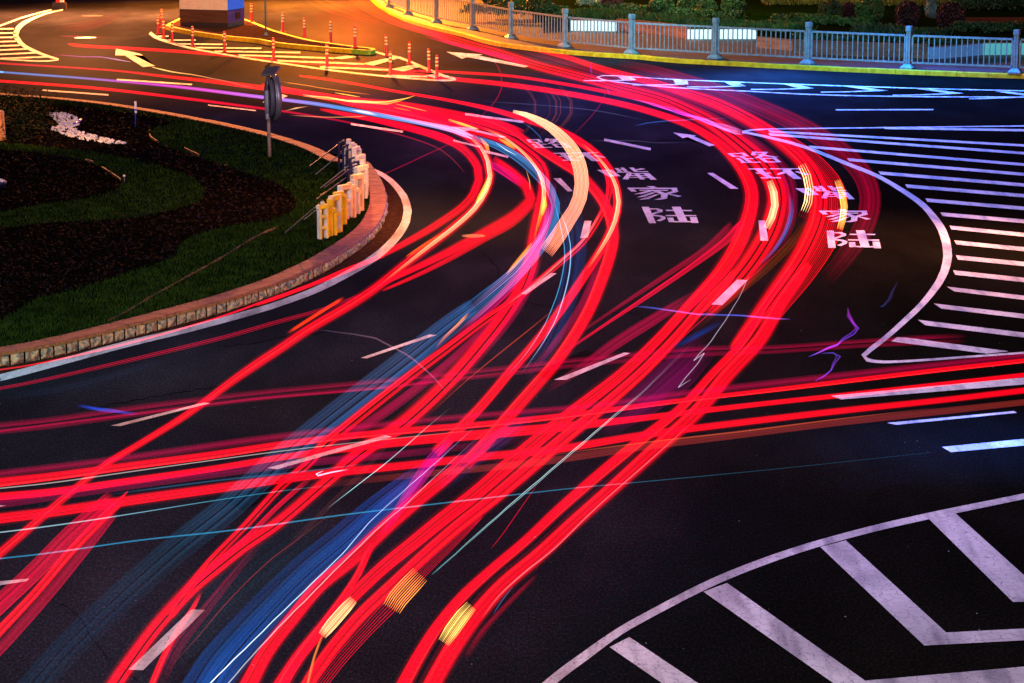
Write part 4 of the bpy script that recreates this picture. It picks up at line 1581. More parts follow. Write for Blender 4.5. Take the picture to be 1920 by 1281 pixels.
hedge('bright green grassy bank above the left white lit planter', [(1060, 37), (1120, 34), (1180, 38), (1260, 46), (1330, 50)], 15, 40, M['leaf'], 5200, 'lily_turf', True)
hedge('green grassy bank above the right white lit planter', [(1290, 53), (1360, 53), (1440, 55), (1500, 60)], 14, 40, M['leaf'], 3800, 'lily_turf', True)
hedge('long clipped dark hedge above the lit planters', [(1110, 22), (1180, 24), (1250, 29), (1320, 33), (1390, 36)], 16, 18, M['leafdk'], 4200)
hedge('rough green hedge in the middle above the orange planter', [(1450, 42), (1500, 44), (1560, 47), (1640, 48)], 17, 22, M['leaf'], 3600)
hedge('golden grassy planting behind the round shrubs', [(1430, 8), (1520, 8), (1600, 8), (1700, 10), (1780, 9)], 12, 30, M['leafgold'], 2600, 'golden_grass', True)
hedge('dark hedge at the upper right corner', [(1790, 19), (1850, 18), (1990, 18)], 22, 26, M['leafdk'], 3000)
hedge('dark low hedge before the far path at the right', [(1790, 58), (1850, 60), (1990, 60)], 18, 26, M['leafdk'], 3800)
hedge('dark green planting trailing over the brown planters', [(1490, 76), (1560, 79), (1640, 82), (1742, 86), (1800, 86)], 17, 20, M['leafdk'], 4200)
hedge('dark low planting along the teal lit planter', [(1800, 85), (1842, 83), (1985, 82)], 8, 24, M['leafdk'], 2600)
hedge('upright grass tufts behind the middle of the railing', [(1600, 66), (1660, 68), (1720, 72), (1780, 74)], 20, 22, M['leafdk'], 2000, 'grass_tuft', True)
hedge('dark bushy planting along the top edge at the left', [(880, 24), (940, 28), (1000, 30), (1060, 27)], 17, 24, M['leafdk'], 3200)
hedge('silvery green planting at the top edge by the bluish lit wall', [(1085, 10), (1135, 12)], 12, 12, M['leafsil'], 900, 'silver_bush')
hedge('silver grass tuft between the two dark red shrubs', [(1738, 34), (1752, 34)], 28, 14, M['leafsil'], 600, 'silver_grass', True)

# ================================================================== streaks of light left by the traffic
# Every streak is a bundle of thin glowing tubes hanging at lamp height over its lane.
RED, DIM, WHITE, CYAN = (1.1, 0.0, 0.012), (0.36, 0.0, 0.03), (1.0, 0.95, 1.0), (0.25, 0.75, 0.95)
BLUE, NAVY, MAG, VIO = (0.0, 0.14, 0.50), (0.0, 0.045, 0.17), (0.80, 0.0, 0.30), (0.30, 0.03, 0.62)
CREAM, AMBER, PEACH = (1.2, 0.72, 0.32), (1.2, 0.34, 0.02), (1.0, 0.34, 0.20)
BROWN, GOLD, SKYB = (0.13, 0.018, 0.010), (1.1, 0.62, 0.10), (0.02, 0.22, 0.55)


def lerp3(cs, t):
    if not isinstance(cs, list):
        return cs
    k = t * (len(cs) - 1)
    i = min(int(k), len(cs) - 2)
    f = k - i
    return tuple(a + (b - a) * f for a, b in zip(cs[i], cs[i + 1]))


TRAILS = []


def trail(label, pts, w=10, col=RED, z=0.7, n=None, a=1.0, soft=0.0, fade=(0, 0), gap=0.09, fill=0.66, jit=0.0, var=0.50, grp='streaks of light over the road'):
    """label, path (x, y[, breadth]) as seen in the picture, unprojected to height z; n tubes share the breadth"""
    ws = .82 if col is RED else 1.0
    c = catmull(run_on([(p[0], p[1], (p[2] if len(p) > 2 else w) * ws) for p in pts]), 14)
    wmax = max(q[2] for q in c)
    n = n or max(1, round(wmax / 3.0))
    ns = normals2(c)
    N = len(c)

    def ext(q):
        return 10 if q[1] > 1282 else (30 if (q[0] > 1925 or q[0] < -5) else 0)
    pre, post = ext(pts[0]), ext(pts[-1])
    base = [P(x, y, z) for x, y, _ in c]
    vs, fs, cols = [], [], []
    if n == 1:
        fill = min(fill, .42)
    lanes = [((k + .5) / n - .5, 1.0, fill / n, k) for k in range(n)]
    if col is RED and wmax >= 8 and not soft:      # the weak spill beside every strong lamp
        for sd in (-1, 1):
            for q_, i_, w_ in ((.52, .26, .06), (.59, .10, .08), (.70, .04, .12)):
                lanes.append((sd * (q_ + rnd.uniform(-.03, .03)), i_ * rnd.uniform(.5, 1.5), w_, -1))
    for o, wt, rad, k in lanes:
        if n > 5 and 1 < k < n - 2 and rnd.random() < gap:
            continue
        I = rnd.uniform(1 - var, 1 + var) * a * wt
        hot = k >= 0 and col is RED and n > 3 and rnd.random() < .12
        if soft:
            I *= max(0.05, 1 - soft * (abs(o) * 2) ** 1.6)
        b0 = len(vs)
        ph = rnd.uniform(0, 6.28)
        for i in range(N):
            x, y, ww = c[i]
            p, (nx, ny) = base[i], ns[i]
            m = mpp(p)
            off = o * ww + (math.sin(i * 1.9 + ph) + math.sin(i * 0.83 + ph * 2)) * jit
            q = p + Vector((nx * off * m, 0, -ny * off * m / CT))
            q.z = max(q.z, 0.06)
            r = ww * rad * m
            r = max(r, 0.45 * m)
            if i == 0 or i == N - 1:
                r *= .25
            t = min(1.0, max(0.0, (i - pre) / max(1, N - 1 - pre - post)))
            f = 1.0
            if fade[0]:
                f *= min(1, t / fade[0])
            if fade[1]:
                f *= min(1, (1 - t) / fade[1])
            cc = (1.5, 0.014, 0.02) if hot else lerp3(col, t)
            e = tuple(u * I * f / (2.1 if n > 1 else 2.0) for u in cc)
            j0, j1 = c[max(0, i - 1)], c[min(N - 1, i + 1)]
            dv = (base[min(N - 1, i + 1)] - base[max(0, i - 1)]).normalized()
            s_ = dv.cross(Vector((0, 0, 1))).normalized()
            u_ = s_.cross(dv)
            for g_ in (s_, u_, -s_, -u_):
                vs.append(q + g_ * r)
                cols.append((*e, 1.0))
        for i in range(N - 1):
            for g_ in range(4):
                h_ = (g_ + 1) % 4
                fs.append((b0 + 4 * i + g_, b0 + 4 * i + h_, b0 + 4 * i + 4 + h_, b0 + 4 * i + 4 + g_))
    ob = obj('light_streak', vs, fs, M['light'])
    at = ob.data.attributes.new('glow', 'FLOAT_COLOR', 'POINT')
    at.data.foreach_set('color', [q for cc in cols for q in cc])
    tag(ob, label, 'light streak', grp)
    TRAILS.append(ob)
    return ob


# ---- right hand bundle (sweeping from the top, past the right lane characters, to the bottom)
RL = 'streaks of the right lanes'
trail('broad red streak from the railing bend through the right lane characters, upper of the sweep',
      [(735, 20, 14), (800, 55, 15), (860, 78, 17), (935, 100, 18), (1010, 124, 18), (1060, 137, 18), (1110, 150, 18), (1160, 164, 19), (1235, 184, 22), (1285, 205, 25), (1338, 233, 29),
       (1388, 270, 34), (1425, 303, 38), (1449, 338, 40), (1458, 372, 42), (1450, 415, 44), (1432, 455, 44), (1402, 500, 42), (1368, 540, 38), (1325, 588, 20)], col=RED, grp=RL)
trail('red streak following the left rim of the right sweep',
      [(720, 144, 6), (760, 139, 6), (865, 150, 8), (935, 157, 9), (1035, 171, 10), (1135, 189, 11), (1210, 207, 12), (1285, 232, 14), (1335, 260, 17), (1368, 288, 22), (1392, 318, 25),
       (1407, 350, 27), (1409, 380, 28), (1400, 418, 30), (1380, 465, 32), (1350, 510, 28), (1308, 556, 22), (1270, 595, 12)], col=RED, grp=RL)
trail('thin red streak ending at the hatched nose and joining the right sweep',
      [(735, 133, 3.5), (815, 134, 4), (860, 136, 5), (960, 143, 5), (1060, 158, 6), (1135, 172, 7), (1200, 186, 9), (1260, 204, 10)], col=RED, grp=RL)
trail('outer red streak nearest the yellow kerb, running into the hatched zone tip',
      [(960, 84, 5), (1000, 92, 8), (1060, 107, 10), (1135, 131, 12), (1210, 151, 14), (1272, 170, 17), (1340, 193, 22), (1400, 222, 25), (1450, 254, 28), (1496, 292, 30), (1524, 330, 34),
       (1536, 368, 36), (1532, 410, 36), (1514, 455, 36), (1488, 500, 34), (1452, 550, 32), (1408, 610, 26), (1372, 655, 16)], col=RED, grp=RL)
trail('fine lined red streak along the right rim of the right sweep',
      [(1405, 228, 14), (1460, 254, 20), (1508, 285, 24), (1545, 320, 30), (1566, 352, 34), (1572, 385, 36), (1564, 425, 36), (1543, 470, 34), (1510, 520, 30), (1478, 562, 24), (1440, 610, 18)],
      col=(0.9, 0.0, 0.01), n=10, fill=.34, gap=0, grp=RL)
trail('faint dark red halo streak outside the right sweep',
      [(1150, 118, 16), (1230, 135, 22), (1340, 168, 26), (1440, 207, 30), (1520, 246, 34), (1585, 290, 36), (1622, 335, 38), (1632, 380, 40), (1618, 430, 40), (1590, 475, 36), (1545, 530, 30)],
      col=(0.20, 0.0, 0.014), soft=.4, fade=(.15, .2), grp=RL)
trail('thin dim red streak above the broad one beside the yellow kerb',
      [(950, 92, 10), (1030, 112, 12), (1120, 138, 12), (1200, 158, 12), (1280, 185, 14), (1360, 218, 18), (1430, 262, 22)], col=(0.22, 0, 0.02), soft=.4, fade=(.2, .3), grp=RL)
trail('dim crimson streak inside the right sweep over the far character',
      [(1330, 215, 8), (1390, 250, 12), (1440, 288, 20), (1475, 330, 24), (1486, 380, 20), (1478, 430, 18), (1450, 480, 16)], col=(0.25, 0, 0.03), soft=.5, fade=(.2, .3), grp=RL)
trail('broad red band crossing the middle of the road, left of the dark hairline',
      [(1350, 508, 12), (1330, 532, 18), (1293, 571, 20), (1233, 637, 21), (1165, 702, 24), (1080, 768, 27), (1012, 822, 30), (953, 872, 32), (892, 925, 31), (829, 974, 31), (775, 1018, 30),
       (716, 1066, 29), (658, 1122, 27), (612, 1172, 25), (565, 1225, 25), (520, 1290, 26)], col=RED, gap=.02, grp=RL)
trail('broad red band crossing the middle of the road, right of the dark hairline',
      [(1378, 508, 12), (1360, 532, 18), (1321, 571, 19), (1264, 637, 20), (1200, 702, 22), (1124, 768, 24), (1054, 825, 27), (990, 880, 29), (922, 937, 27), (860, 986, 27), (800, 1038, 27),
       (735, 1098, 27), (680, 1150, 27), (632, 1205, 27), (590, 1262, 27), (574, 1290, 27)], col=RED, gap=.02, grp=RL)
trail('broad red band at the right of the bottom, narrow strip left of the hairline',
      [(1488, 495, 8), (1470, 520, 12), (1434, 571, 14), (1395, 637, 15), (1334, 702, 16), (1275, 766, 18), (1195, 830, 22), (1120, 892, 22), (1050, 953, 21), (985, 1014, 20), (920, 1069, 20), (865, 1120, 22), (820, 1175, 24),
       (788, 1225, 26), (752, 1290, 28)], col=RED, gap=.0, grp=RL)
trail('broad red band at the right of the bottom, wide strip right of the hairline',
      [(1518, 495, 14), (1498, 520, 24), (1462, 571, 27), (1424, 637, 29), (1364, 702, 30), (1308, 770, 30), (1220, 850, 31), (1145, 918, 29), (1075, 980, 29), (1008, 1042, 30), (945, 1095, 32), (895, 1150, 34),
       (855, 1205, 36), (828, 1250, 36), (806, 1290, 36)], col=RED, gap=.0, grp=RL)
trail('pale pink hairline on the bottom right red band',
      [(1300, 790, 2), (1220, 862, 2.2), (1120, 950, 2.4), (1040, 1028, 3), (985, 1072, 4), (935, 1118, 4), (900, 1165, 3)], col=(0.9, 0.18, 0.20), fade=(.2, .2), grp=RL)
trail('fan of thin red lines between the two bottom bands',
      [(905, 968, 4), (850, 1020, 14), (800, 1066, 20), (740, 1128, 30), (690, 1180, 26), (640, 1235, 26), (595, 1292, 26)], col=(0.75, 0, 0.02), n=6, fill=.16, gap=0, grp=RL)
trail('dim red fringe right of the lowest red band',
      [(1010, 1075, 8), (950, 1135, 10), (905, 1185, 12), (870, 1240, 14)], col=(0.22, 0, 0.01), soft=.5, fade=(.2, .3), grp=RL)
trail('thin slanting red streak left of the right sweep, upper of the fan',
      [(1395, 415, 16), (1360, 452, 14), (1300, 497, 10), (1220, 552, 8), (1130, 612, 5), (1060, 660, 4), (1010, 700, 3)], col=(0.7, 0, 0.03), n=3, fade=(0, .3), grp=RL)
trail('dim red streak left of the right sweep',
      [(1372, 420, 14), (1320, 468, 12), (1250, 515, 10), (1170, 568, 7), (1090, 622, 5), (1030, 665, 4)], col=(0.28, 0, 0.02), soft=.4, fade=(0, .4), grp=RL)
trail('soft dim red band beneath the fan left of the right sweep',
      [(1310, 545, 10), (1240, 590, 20), (1160, 640, 22), (1090, 690, 18), (1020, 735, 12)], col=(0.30, 0, 0.03), soft=.6, fade=(.2, .4), grp=RL)
trail('thin red line between the two right bands', [(1490, 440, 3), (1430, 500, 3), (1350, 570, 3), (1260, 650, 3), (1150, 740, 3), (1060, 815, 2.5)], col=(0.7, 0, 0.03), fade=(.2, .3), grp=RL)
trail('dark orange haze streak between the two right bands', [(1515, 410, 14), (1480, 460, 16), (1430, 510, 14), (1370, 560, 12), (1290, 630, 10)], col=(0.10, 0.014, 0.0), soft=.5, fade=(.2, .4), grp=RL)
trail('magenta haze streak across the crossing', [(1330, 640, 50), (1270, 700, 70), (1210, 750, 60), (1120, 810, 40)], col=(0.12, 0.0, 0.05), soft=.7, fade=(.3, .4), grp=RL)
trail('blue short streak in the right lanes by the white dash', [(1480, 360, 6), (1484, 395, 7), (1474, 432, 7), (1452, 468, 6), (1420, 500, 4)], col=(0.0, 0.06, 0.30), fade=(.3, .4), grp=RL)
trail('blue short streak right of the crossing', [(1360, 600, 10), (1300, 632, 12), (1255, 655, 10)], col=(0.0, 0.03, 0.22), soft=.7, fade=(.5, .5), grp=RL)
trail('magenta glint streak at the tip of the hatched zone', [(1180, 184, 2), (1240, 200, 4), (1310, 222, 7), (1360, 240, 9), (1398, 250, 8)], col=[(0.1, 0.1, 0.6), (0.7, 0.05, 0.8), (0.9, 0.3, 0.9)], jit=.8, fade=(.2, .1), grp=RL)
# ---- blinking indicator lamps of the right lanes
BL = 'short orange indicator streaks'
trail('striped cream indicator streak on the inner right sweep, left of three',
      [(1443, 339, 12), (1451, 362, 14), (1453, 385, 14), (1447, 408, 14), (1437, 428, 13)], col=CREAM, n=6, fill=.42, a=1.5, gap=0, z=.75, grp=BL)
trail('four lined white gold indicator streak, middle of three on the right sweep',
      [(1503, 309, 17), (1513, 330, 18), (1518, 355, 18), (1515, 380, 18), (1508, 397, 17)], col=(1.3, 0.85, 0.35), n=4, fill=.22, a=1.6, gap=0, z=.75, grp=BL)
trail('striped yellow indicator streak on the outer right sweep, right of three',
      [(1570, 338, 12), (1579, 362, 13), (1583, 388, 13), (1580, 412, 13), (1575, 430, 12)], col=(1.3, 0.72, 0.12), n=6, fill=.36, a=1.5, gap=0, z=.75, grp=BL)
trail('short dark red comb of four lines under the white gold indicator', [(1507, 398, 17), (1503, 408, 17)], col=(0.6, 0, 0), n=4, fill=.22, gap=0, z=.75, grp=BL)
trail('cream striped indicator block on the left bottom band', [(663, 1124, 17), (650, 1138, 21), (622, 1170, 22), (604, 1192, 17)], col=(1.3, 0.75, 0.30), n=9, fill=.42, a=1.3, gap=0, z=.75, grp=BL)
trail('orange lined indicator block between the bottom bands', [(788, 1077, 38), (770, 1096, 40), (745, 1124, 40), (734, 1142, 38)], col=(1.2, 0.36, 0.06), n=10, fill=.24, a=1.3, gap=0, z=.75, grp=BL)
trail('yellow striped indicator block on the right bottom band', [(884, 1136, 24), (868, 1154, 28), (846, 1184, 29), (832, 1205, 24)], col=(1.3, 0.78, 0.16), n=9, fill=.42, a=1.3, gap=0, z=.75, grp=BL)

# ---- light ribbon and the left hand bundles
LL = 'streaks of the left lanes'
trail('wide peach light ribbon with fine lines curving past the left lane characters',
      [(962, 209, 5), (985, 215, 9), (1020, 231, 15), (1045, 249, 19), (1066, 271, 23), (1081, 295, 26), (1089, 322, 27), (1091, 345, 27), (1087, 371, 27), (1078, 393, 27),
       (1067, 410, 28), (1048, 440, 29), (1024, 473, 29)], col=[(1.25, 0.62, 0.30), (1.2, 0.66, 0.34), (1.1, 0.42, 0.22), (1.0, 0.30, 0.18), (1.0, 0.24, 0.13)], n=11, fill=.40, a=1.75, gap=0, z=1.6, var=.22, grp=LL)
trail('red streak running alongside the peach ribbon, outer edge',
      [(560, 142, 4), (640, 153, 5), (740, 171, 5), (840, 188, 6), (920, 205, 9), (991, 226, 12), (1046, 244, 14), (1086, 265, 15), (1119, 290, 16), (1142, 318, 17), (1154, 350, 18),
       (1158, 382, 18), (1151, 417, 18), (1136, 452, 18), (1108, 498, 18), (1072, 552, 18), (1033, 606, 18), (993, 655, 18), (958, 695, 19), (906, 757, 20), (857, 808, 22), (815, 850, 24)],
      col=RED, grp=LL)
trail('cream hot line inside the outer left streak',
      [(1090, 268, 3), (1122, 296, 4), (1144, 325, 6), (1156, 352, 7), (1160, 378, 8), (1153, 415, 8), (1138, 448, 7), (1118, 480, 5), (1100, 508, 3)],
      col=[(0.9, 0.25, 0.12), CREAM, (1.2, 0.85, 0.4), CREAM, (1.0, 0.3, 0.1)], n=3, fill=.4, a=1.4, fade=(.15, .2), z=.78, grp=LL)
trail('red streak under the peach ribbon down to the right of the crossing',
      [(880, 214, 6), (945, 236, 10), (1005, 276, 14), (1046, 301, 17), (1085, 325, 19), (1108, 348, 20), (1131, 378, 21), (1145, 410, 22), (1150, 444, 23), (1143, 480, 24),
       (1126, 530, 24), (1105, 580, 24), (1075, 632, 24), (1040, 682, 24), (1000, 728, 25), (950, 785, 26), (900, 842, 26), (870, 872, 28)], col=RED, grp=LL)
trail('narrow red streak with pale core leaving the ribbon to the lower left',
      [(1075, 262, 6), (1110, 286, 9), (1134, 316, 11), (1143, 347, 12), (1138, 377, 12), (1122, 412, 12), (1092, 456, 12), (1044, 498, 12), (978, 553, 14), (906, 603, 16), (841, 652, 18),
       (775, 701, 20), (710, 752, 21), (644, 805, 22), (605, 838, 22), (575, 872, 18), (526, 914, 16), (460, 986, 15), (394, 1054, 16), (345, 1116, 18), (318, 1156, 20)], col=RED, grp=LL)
trail('pale twin hairlines riding the narrow red streak', [(1128, 395, 4), (1095, 448, 4), (1048, 493, 4), (1000, 534, 4), (950, 572, 3)], col=(0.9, 0.35, 0.30), n=2, fill=.2, fade=(.2, .3), z=.74, grp=LL)
trail('red streak inside the left curve with hot line, reaching the bottom left',
      [(515, 164, 6), (615, 181, 10), (715, 198, 14), (790, 215, 18), (870, 236, 20), (945, 260, 20), (985, 284, 20), (1013, 310, 22), (1021, 338, 22), (1018, 372, 24), (1010, 410, 26),
       (1003, 452, 28), (996, 490, 28), (980, 535, 28), (950, 585, 28), (906, 642, 29), (841, 716, 30), (759, 792, 30), (677, 848, 30), (610, 905, 24), (526, 977, 24), (460, 1022, 26),
       (411, 1060, 28), (361, 1102, 28), (296, 1172, 28), (238, 1250, 30), (205, 1300, 32)], col=RED, grp=LL)
trail('cream to orange hot line inside the left curve',
      [(905, 240, 3), (945, 258, 4), (983, 288, 5), (1010, 322, 6), (1020, 355, 8), (1017, 390, 8), (1008, 425, 5), (1000, 455, 3)],
      col=[(0.9, 0.3, 0.1), CREAM, CREAM, (1.2, 0.8, 0.45), AMBER, (0.9, 0.2, 0.05)], n=3, fill=.42, a=1.4, fade=(.2, .2), z=.78, grp=LL)
trail('dim red band left of the long bottom left streak', [(955, 570, 6), (900, 625, 12), (830, 690, 16), (740, 760, 18), (660, 815, 16), (600, 860, 12)], col=(0.25, 0, 0.03), soft=.3, fade=(.2, .3), grp=LL)
trail('dark red strip right of the long bottom left streak', [(1010, 480, 14), (990, 540, 16), (955, 600, 16), (905, 660, 14), (850, 720, 12)], col=(0.14, 0, 0.02), soft=.5, fade=(.1, .4), grp=LL)
trail('dark red strip inside the red streak under the ribbon', [(1128, 470, 12), (1110, 530, 14), (1080, 590, 14), (1035, 650, 12), (985, 710, 10)], col=(0.16, 0, 0.02), soft=.5, fade=(.2, .3), grp=LL)
trail('innermost red streak round the island side, without hot line',
      [(600, 205, 5), (690, 221, 7), (761, 236, 10), (815, 254, 13), (856, 271, 15), (881, 291, 16), (896, 315, 16), (898, 338, 16), (889, 362, 16), (867, 388, 15), (815, 424, 14), (761, 455, 12),
       (715, 479, 9), (655, 507, 6), (590, 533, 4), (530, 556, 3), (480, 573, 3)], col=RED, grp=LL)
trail('innermost red streak with cream core lines beside the island',
      [(640, 192, 8), (740, 209, 14), (815, 228, 18), (868, 248, 20), (900, 274, 20), (914, 303, 18), (919, 328, 18), (911, 358, 18), (890, 390, 18), (853, 424, 18), (802, 464, 18), (756, 499, 18),
       (705, 540, 18), (655, 573, 18), (580, 617, 18), (530, 651, 18), (480, 684, 18), (434, 716, 16), (350, 778, 14), (263, 832, 13), (197, 872, 14), (131, 925, 15), (66, 981, 17), (0, 1038, 18), (-40, 1072, 18)],
      col=RED, n=5, gap=0, fill=.56, grp=LL)
trail('bright cream lines on the innermost streak',
      [(870, 249, 4), (900, 274, 6), (915, 303, 8), (919, 330, 9), (911, 358, 9), (890, 391, 9), (853, 425, 8), (802, 464, 7), (756, 500, 5), (720, 528, 3)],
      col=[(0.9, 0.5, 0.5), CREAM, (1.2, 0.85, 0.42), CREAM, (1.1, 0.5, 0.2), (0.9, 0.2, 0.1)], n=4, fill=.3, a=1.4, fade=(.12, .25), z=.78, grp=LL)
trail('red streak crossing from the left curve down to the island line',
      [(925, 297, 12), (964, 327, 18), (988, 352, 20), (995, 372, 20), (964, 404, 20), (910, 435, 18), (842, 472, 16), (780, 502, 12), (717, 532, 9), (690, 552, 6)], col=RED, grp=LL)
trail('second red strand under the crossing streak, below its dark hairline', [(1005, 378, 10), (964, 418, 10), (910, 448, 10), (842, 486, 9), (780, 517, 7), (717, 545, 4)], col=RED, grp=LL)
trail('magenta streak crossing the blue curve', [(905, 300, 8), (945, 322, 14), (985, 348, 16)], col=(0.6, 0, 0.12), fade=(.2, .3), grp=LL)
trail('magenta streak dropping from the left curve', [(1040, 340, 8), (1030, 400, 14), (1008, 460, 16), (985, 500, 16), (940, 555, 16), (890, 600, 14), (840, 645, 10)], col=[(0.6, 0, 0.2), (0.6, 0, 0.2), (0.6, 0.0, 0.12), (0.4, 0.0, 0.06)], fade=(.2, .3), grp=LL)
trail('broad red streak to the bottom edge left of centre',
      [(870, 866, 22), (835, 896, 26), (789, 932, 28), (730, 982, 30), (664, 1044, 30), (599, 1098, 28), (549, 1158, 28), (500, 1221, 30), (462, 1290, 34)], col=RED, gap=.02, grp=LL)
trail('red streak branching straight down between the bottom bands',
      [(700, 1020, 10), (688, 1040, 13), (672, 1075, 14), (646, 1115, 14), (610, 1165, 18), (575, 1210, 20), (545, 1255, 24), (520, 1300, 26)], col=RED, grp=LL)
trail('orange hairline inside the branching red streak', [(604, 1194, 4), (590, 1230, 4), (575, 1290, 4)], col=(1.0, 0.22, 0.04), n=2, z=.75, grp=LL)
trail('red streak from the pink dash down to the bottom edge', [(378, 1108, 6), (362, 1140, 9), (335, 1180, 11), (310, 1225, 12), (278, 1300, 13)], col=RED, fade=(.15, 0), grp=LL)
trail('dim red streak left of the bottom dash', [(500, 1005, 10), (440, 1075, 14), (380, 1150, 20), (330, 1215, 24), (295, 1290, 22)], col=(0.16, 0, 0.02), soft=.5, fade=(.3, .2), grp=LL)
trail('red narrow streak parallel above the long bottom left one', [(590, 890, 8), (526, 945, 9), (460, 1010, 9), (394, 1068, 9), (340, 1118, 9)], col=(0.9, 0, 0.03), fade=(.2, .2), grp=LL)
trail('broad dim red streak at the lower left corner, left of two', [(216, 930, 30), (180, 962, 34), (131, 1004, 34), (66, 1070, 34), (0, 1132, 34), (-40, 1170, 34)], col=(0.55, 0, 0.025), fade=(.04, 0), grp=LL)
trail('bright red streak at the lower left corner, right of two', [(232, 936, 14), (192, 972, 18), (131, 1036, 18), (66, 1112, 18), (0, 1182, 20), (-40, 1224, 20)], col=RED, grp=LL)
trail('dim red edge right of the lower left corner streak', [(215, 962, 14), (160, 1030, 18), (90, 1115, 20), (20, 1195, 20), (-30, 1248, 20)], col=(0.34, 0, 0.02), soft=.2, grp=LL)
trail('short pointed red spike above the lower left streaks', [(240, 921, 2), (226, 936, 7), (206, 957, 10)], col=RED, grp=LL)

# ---- crossing traffic, left to right
CL = 'streaks of the crossing traffic'
trail('faint crimson streak crossing high, behind the blue band',
      [(-30, 806, 22), (100, 792, 22), (263, 769, 22), (480, 742, 20), (710, 720, 20), (939, 696, 20), (1080, 680, 18), (1295, 660, 20), (1450, 655, 16), (1600, 645, 16), (1720, 638, 18), (1816, 634, 18)],
      col=(0.15, 0, 0.016), soft=.3, var=.6, fade=(0, .04), grp=CL)
trail('thin crimson line on the faint high crossing streak', [(-30, 812, 4), (263, 775, 4), (480, 748, 4), (710, 728, 4), (939, 700, 4), (1080, 684, 4)], col=(0.35, 0, 0.03), fade=(0, .3), grp=CL)
trail('bright red crossing streak, uppermost at the left edge',
      [(-30, 908, 18), (100, 893, 16), (263, 871, 15), (400, 853, 15), (526, 834, 14), (640, 819, 13), (779, 806, 13), (900, 796, 12), (1000, 786, 12), (1110, 773, 10), (1230, 757, 10),
       (1311, 747, 9), (1459, 730, 9), (1600, 713, 9), (1760, 694, 9), (1940, 674, 9)], col=RED, grp=CL)
trail('red crossing streak below the white hairline',
      [(-30, 934, 16), (100, 922, 15), (263, 899, 14), (400, 879, 13), (526, 858, 13), (640, 842, 15), (779, 826, 18), (900, 815, 20), (1000, 806, 20), (1110, 795, 16), (1230, 781, 12), (1328, 769, 11),
       (1459, 754, 10), (1600, 739, 10), (1760, 721, 9), (1940, 701, 9)], col=RED, grp=CL)
trail('red crossing streak, lowest and broadest at the left edge',
      [(-30, 976, 20), (100, 960, 19), (263, 936, 19), (400, 917, 18), (526, 899, 17), (640, 885, 16), (779, 871, 15), (910, 856, 15), (1042, 843, 15), (1200, 817, 14), (1336, 799, 13), (1563, 772, 12),
       (1760, 751, 11), (1940, 730, 11)], col=RED, grp=CL)
trail('dim red haze between the crossing streaks', [(-30, 945, 24), (263, 905, 20), (526, 872, 16), (760, 850, 14), (1000, 822, 14)], col=(0.16, 0, 0.03), soft=.5, fade=(0, .3), grp=CL)
trail('soft crimson fringe above the upper crossing streak', [(-30, 892, 14), (200, 864, 14), (500, 822, 14), (800, 788, 12), (1100, 762, 12), (1300, 736, 14), (1600, 702, 14), (1940, 664, 12)], col=(0.17, 0, 0.02), soft=.5, grp=CL)
trail('dull brown red streak under the lowest crossing streak',
      [(560, 914, 12), (780, 890, 12), (1000, 868, 13), (1200, 838, 14), (1360, 818, 14), (1563, 793, 13), (1760, 772, 12), (1940, 752, 11)], col=(0.12, 0.010, 0.008), soft=.3, fade=(.2, 0), grp=CL)
trail('thin orange line at the top of the dull brown streak', [(1000, 858, 2), (1200, 831, 2.4), (1400, 808, 2.4), (1563, 787, 2), (1760, 764, 2)], col=(0.30, 0.045, 0.01), fade=(.2, .3), grp=CL)
trail('white hairline within the upper crossing streaks', [(-30, 919, 2.4), (100, 905, 2.4), (263, 882, 2.2), (400, 863, 2), (560, 842, 2), (760, 820, 2), (900, 806, 1.6)], col=(0.8, 0.66, 0.62), fade=(0, .4), z=.9, grp=CL)
trail('thin cyan white line crossing at the left below the red streaks', [(-30, 1002, 2.6), (60, 991, 2.8), (160, 977, 2.6), (263, 961, 2.2), (400, 939, 2), (526, 921, 1.8), (640, 908, 1.4)], col=[(0.6, 0.9, 1.0), (0.4, 0.8, 1.0), (0.05, 0.4, 0.6), (0.03, 0.25, 0.4)], fade=(0, .2), z=.9, grp=CL)
trail('long thin blue line crossing lowest, reaching far right',
      [(-30, 1051, 3), (100, 1036, 3.2), (263, 1013, 3.2), (438, 994, 3.4), (640, 966, 3.2), (800, 947, 3), (998, 924, 2.6), (1100, 913, 2.2), (1200, 904, 1.8), (1450, 880, 1.5), (1750, 848, 1.3)],
      col=[(0.02, 0.26, 0.48), (0.02, 0.26, 0.48), (0.03, 0.26, 0.44), (0.02, 0.18, 0.30), (0.01, 0.06, 0.10), (0.0, 0.03, 0.06)], z=.9, grp=CL)
trail('faint steel blue line above the lowest crossing streak', [(200, 928, 3), (400, 902, 3), (560, 885, 3), (700, 868, 2)], col=(0.01, 0.07, 0.14), fade=(.2, .2), grp=CL)

# ---- upper left traffic
UL = 'streaks of the far left road'
trail('red streak starting near the left arrow and passing the red bollards', [(127, 82.5, 3), (135, 84, 6), (165, 87, 6.5), (225, 90, 6), (325, 96, 6), (425, 104, 5.5), (480, 109, 5), (540, 116, 5), (640, 122.5, 5), (720, 131, 6), (790, 142, 6), (870, 150, 7)], col=RED, z=.12, grp=UL)
trail('thin red line through the hatched nose stripes', [(580, 112, 3), (650, 119, 4), (735, 131, 4), (815, 134, 4)], col=(0.8, 0, 0.02), z=.12, fade=(.2, 0), grp=UL)
trail('dim red upper streak from the left edge', [(-30, 116, 3), (0, 118.5, 3), (200, 131, 3.5), (300, 142, 5), (400, 153, 7), (480, 163, 9), (560, 174, 9), (650, 187, 10), (760, 197, 11), (860, 216, 14), (930, 233, 18), (980, 252, 18)], col=[(0.5, 0, 0.02), (0.6, 0, 0.02), RED, RED, RED, RED], grp=UL)
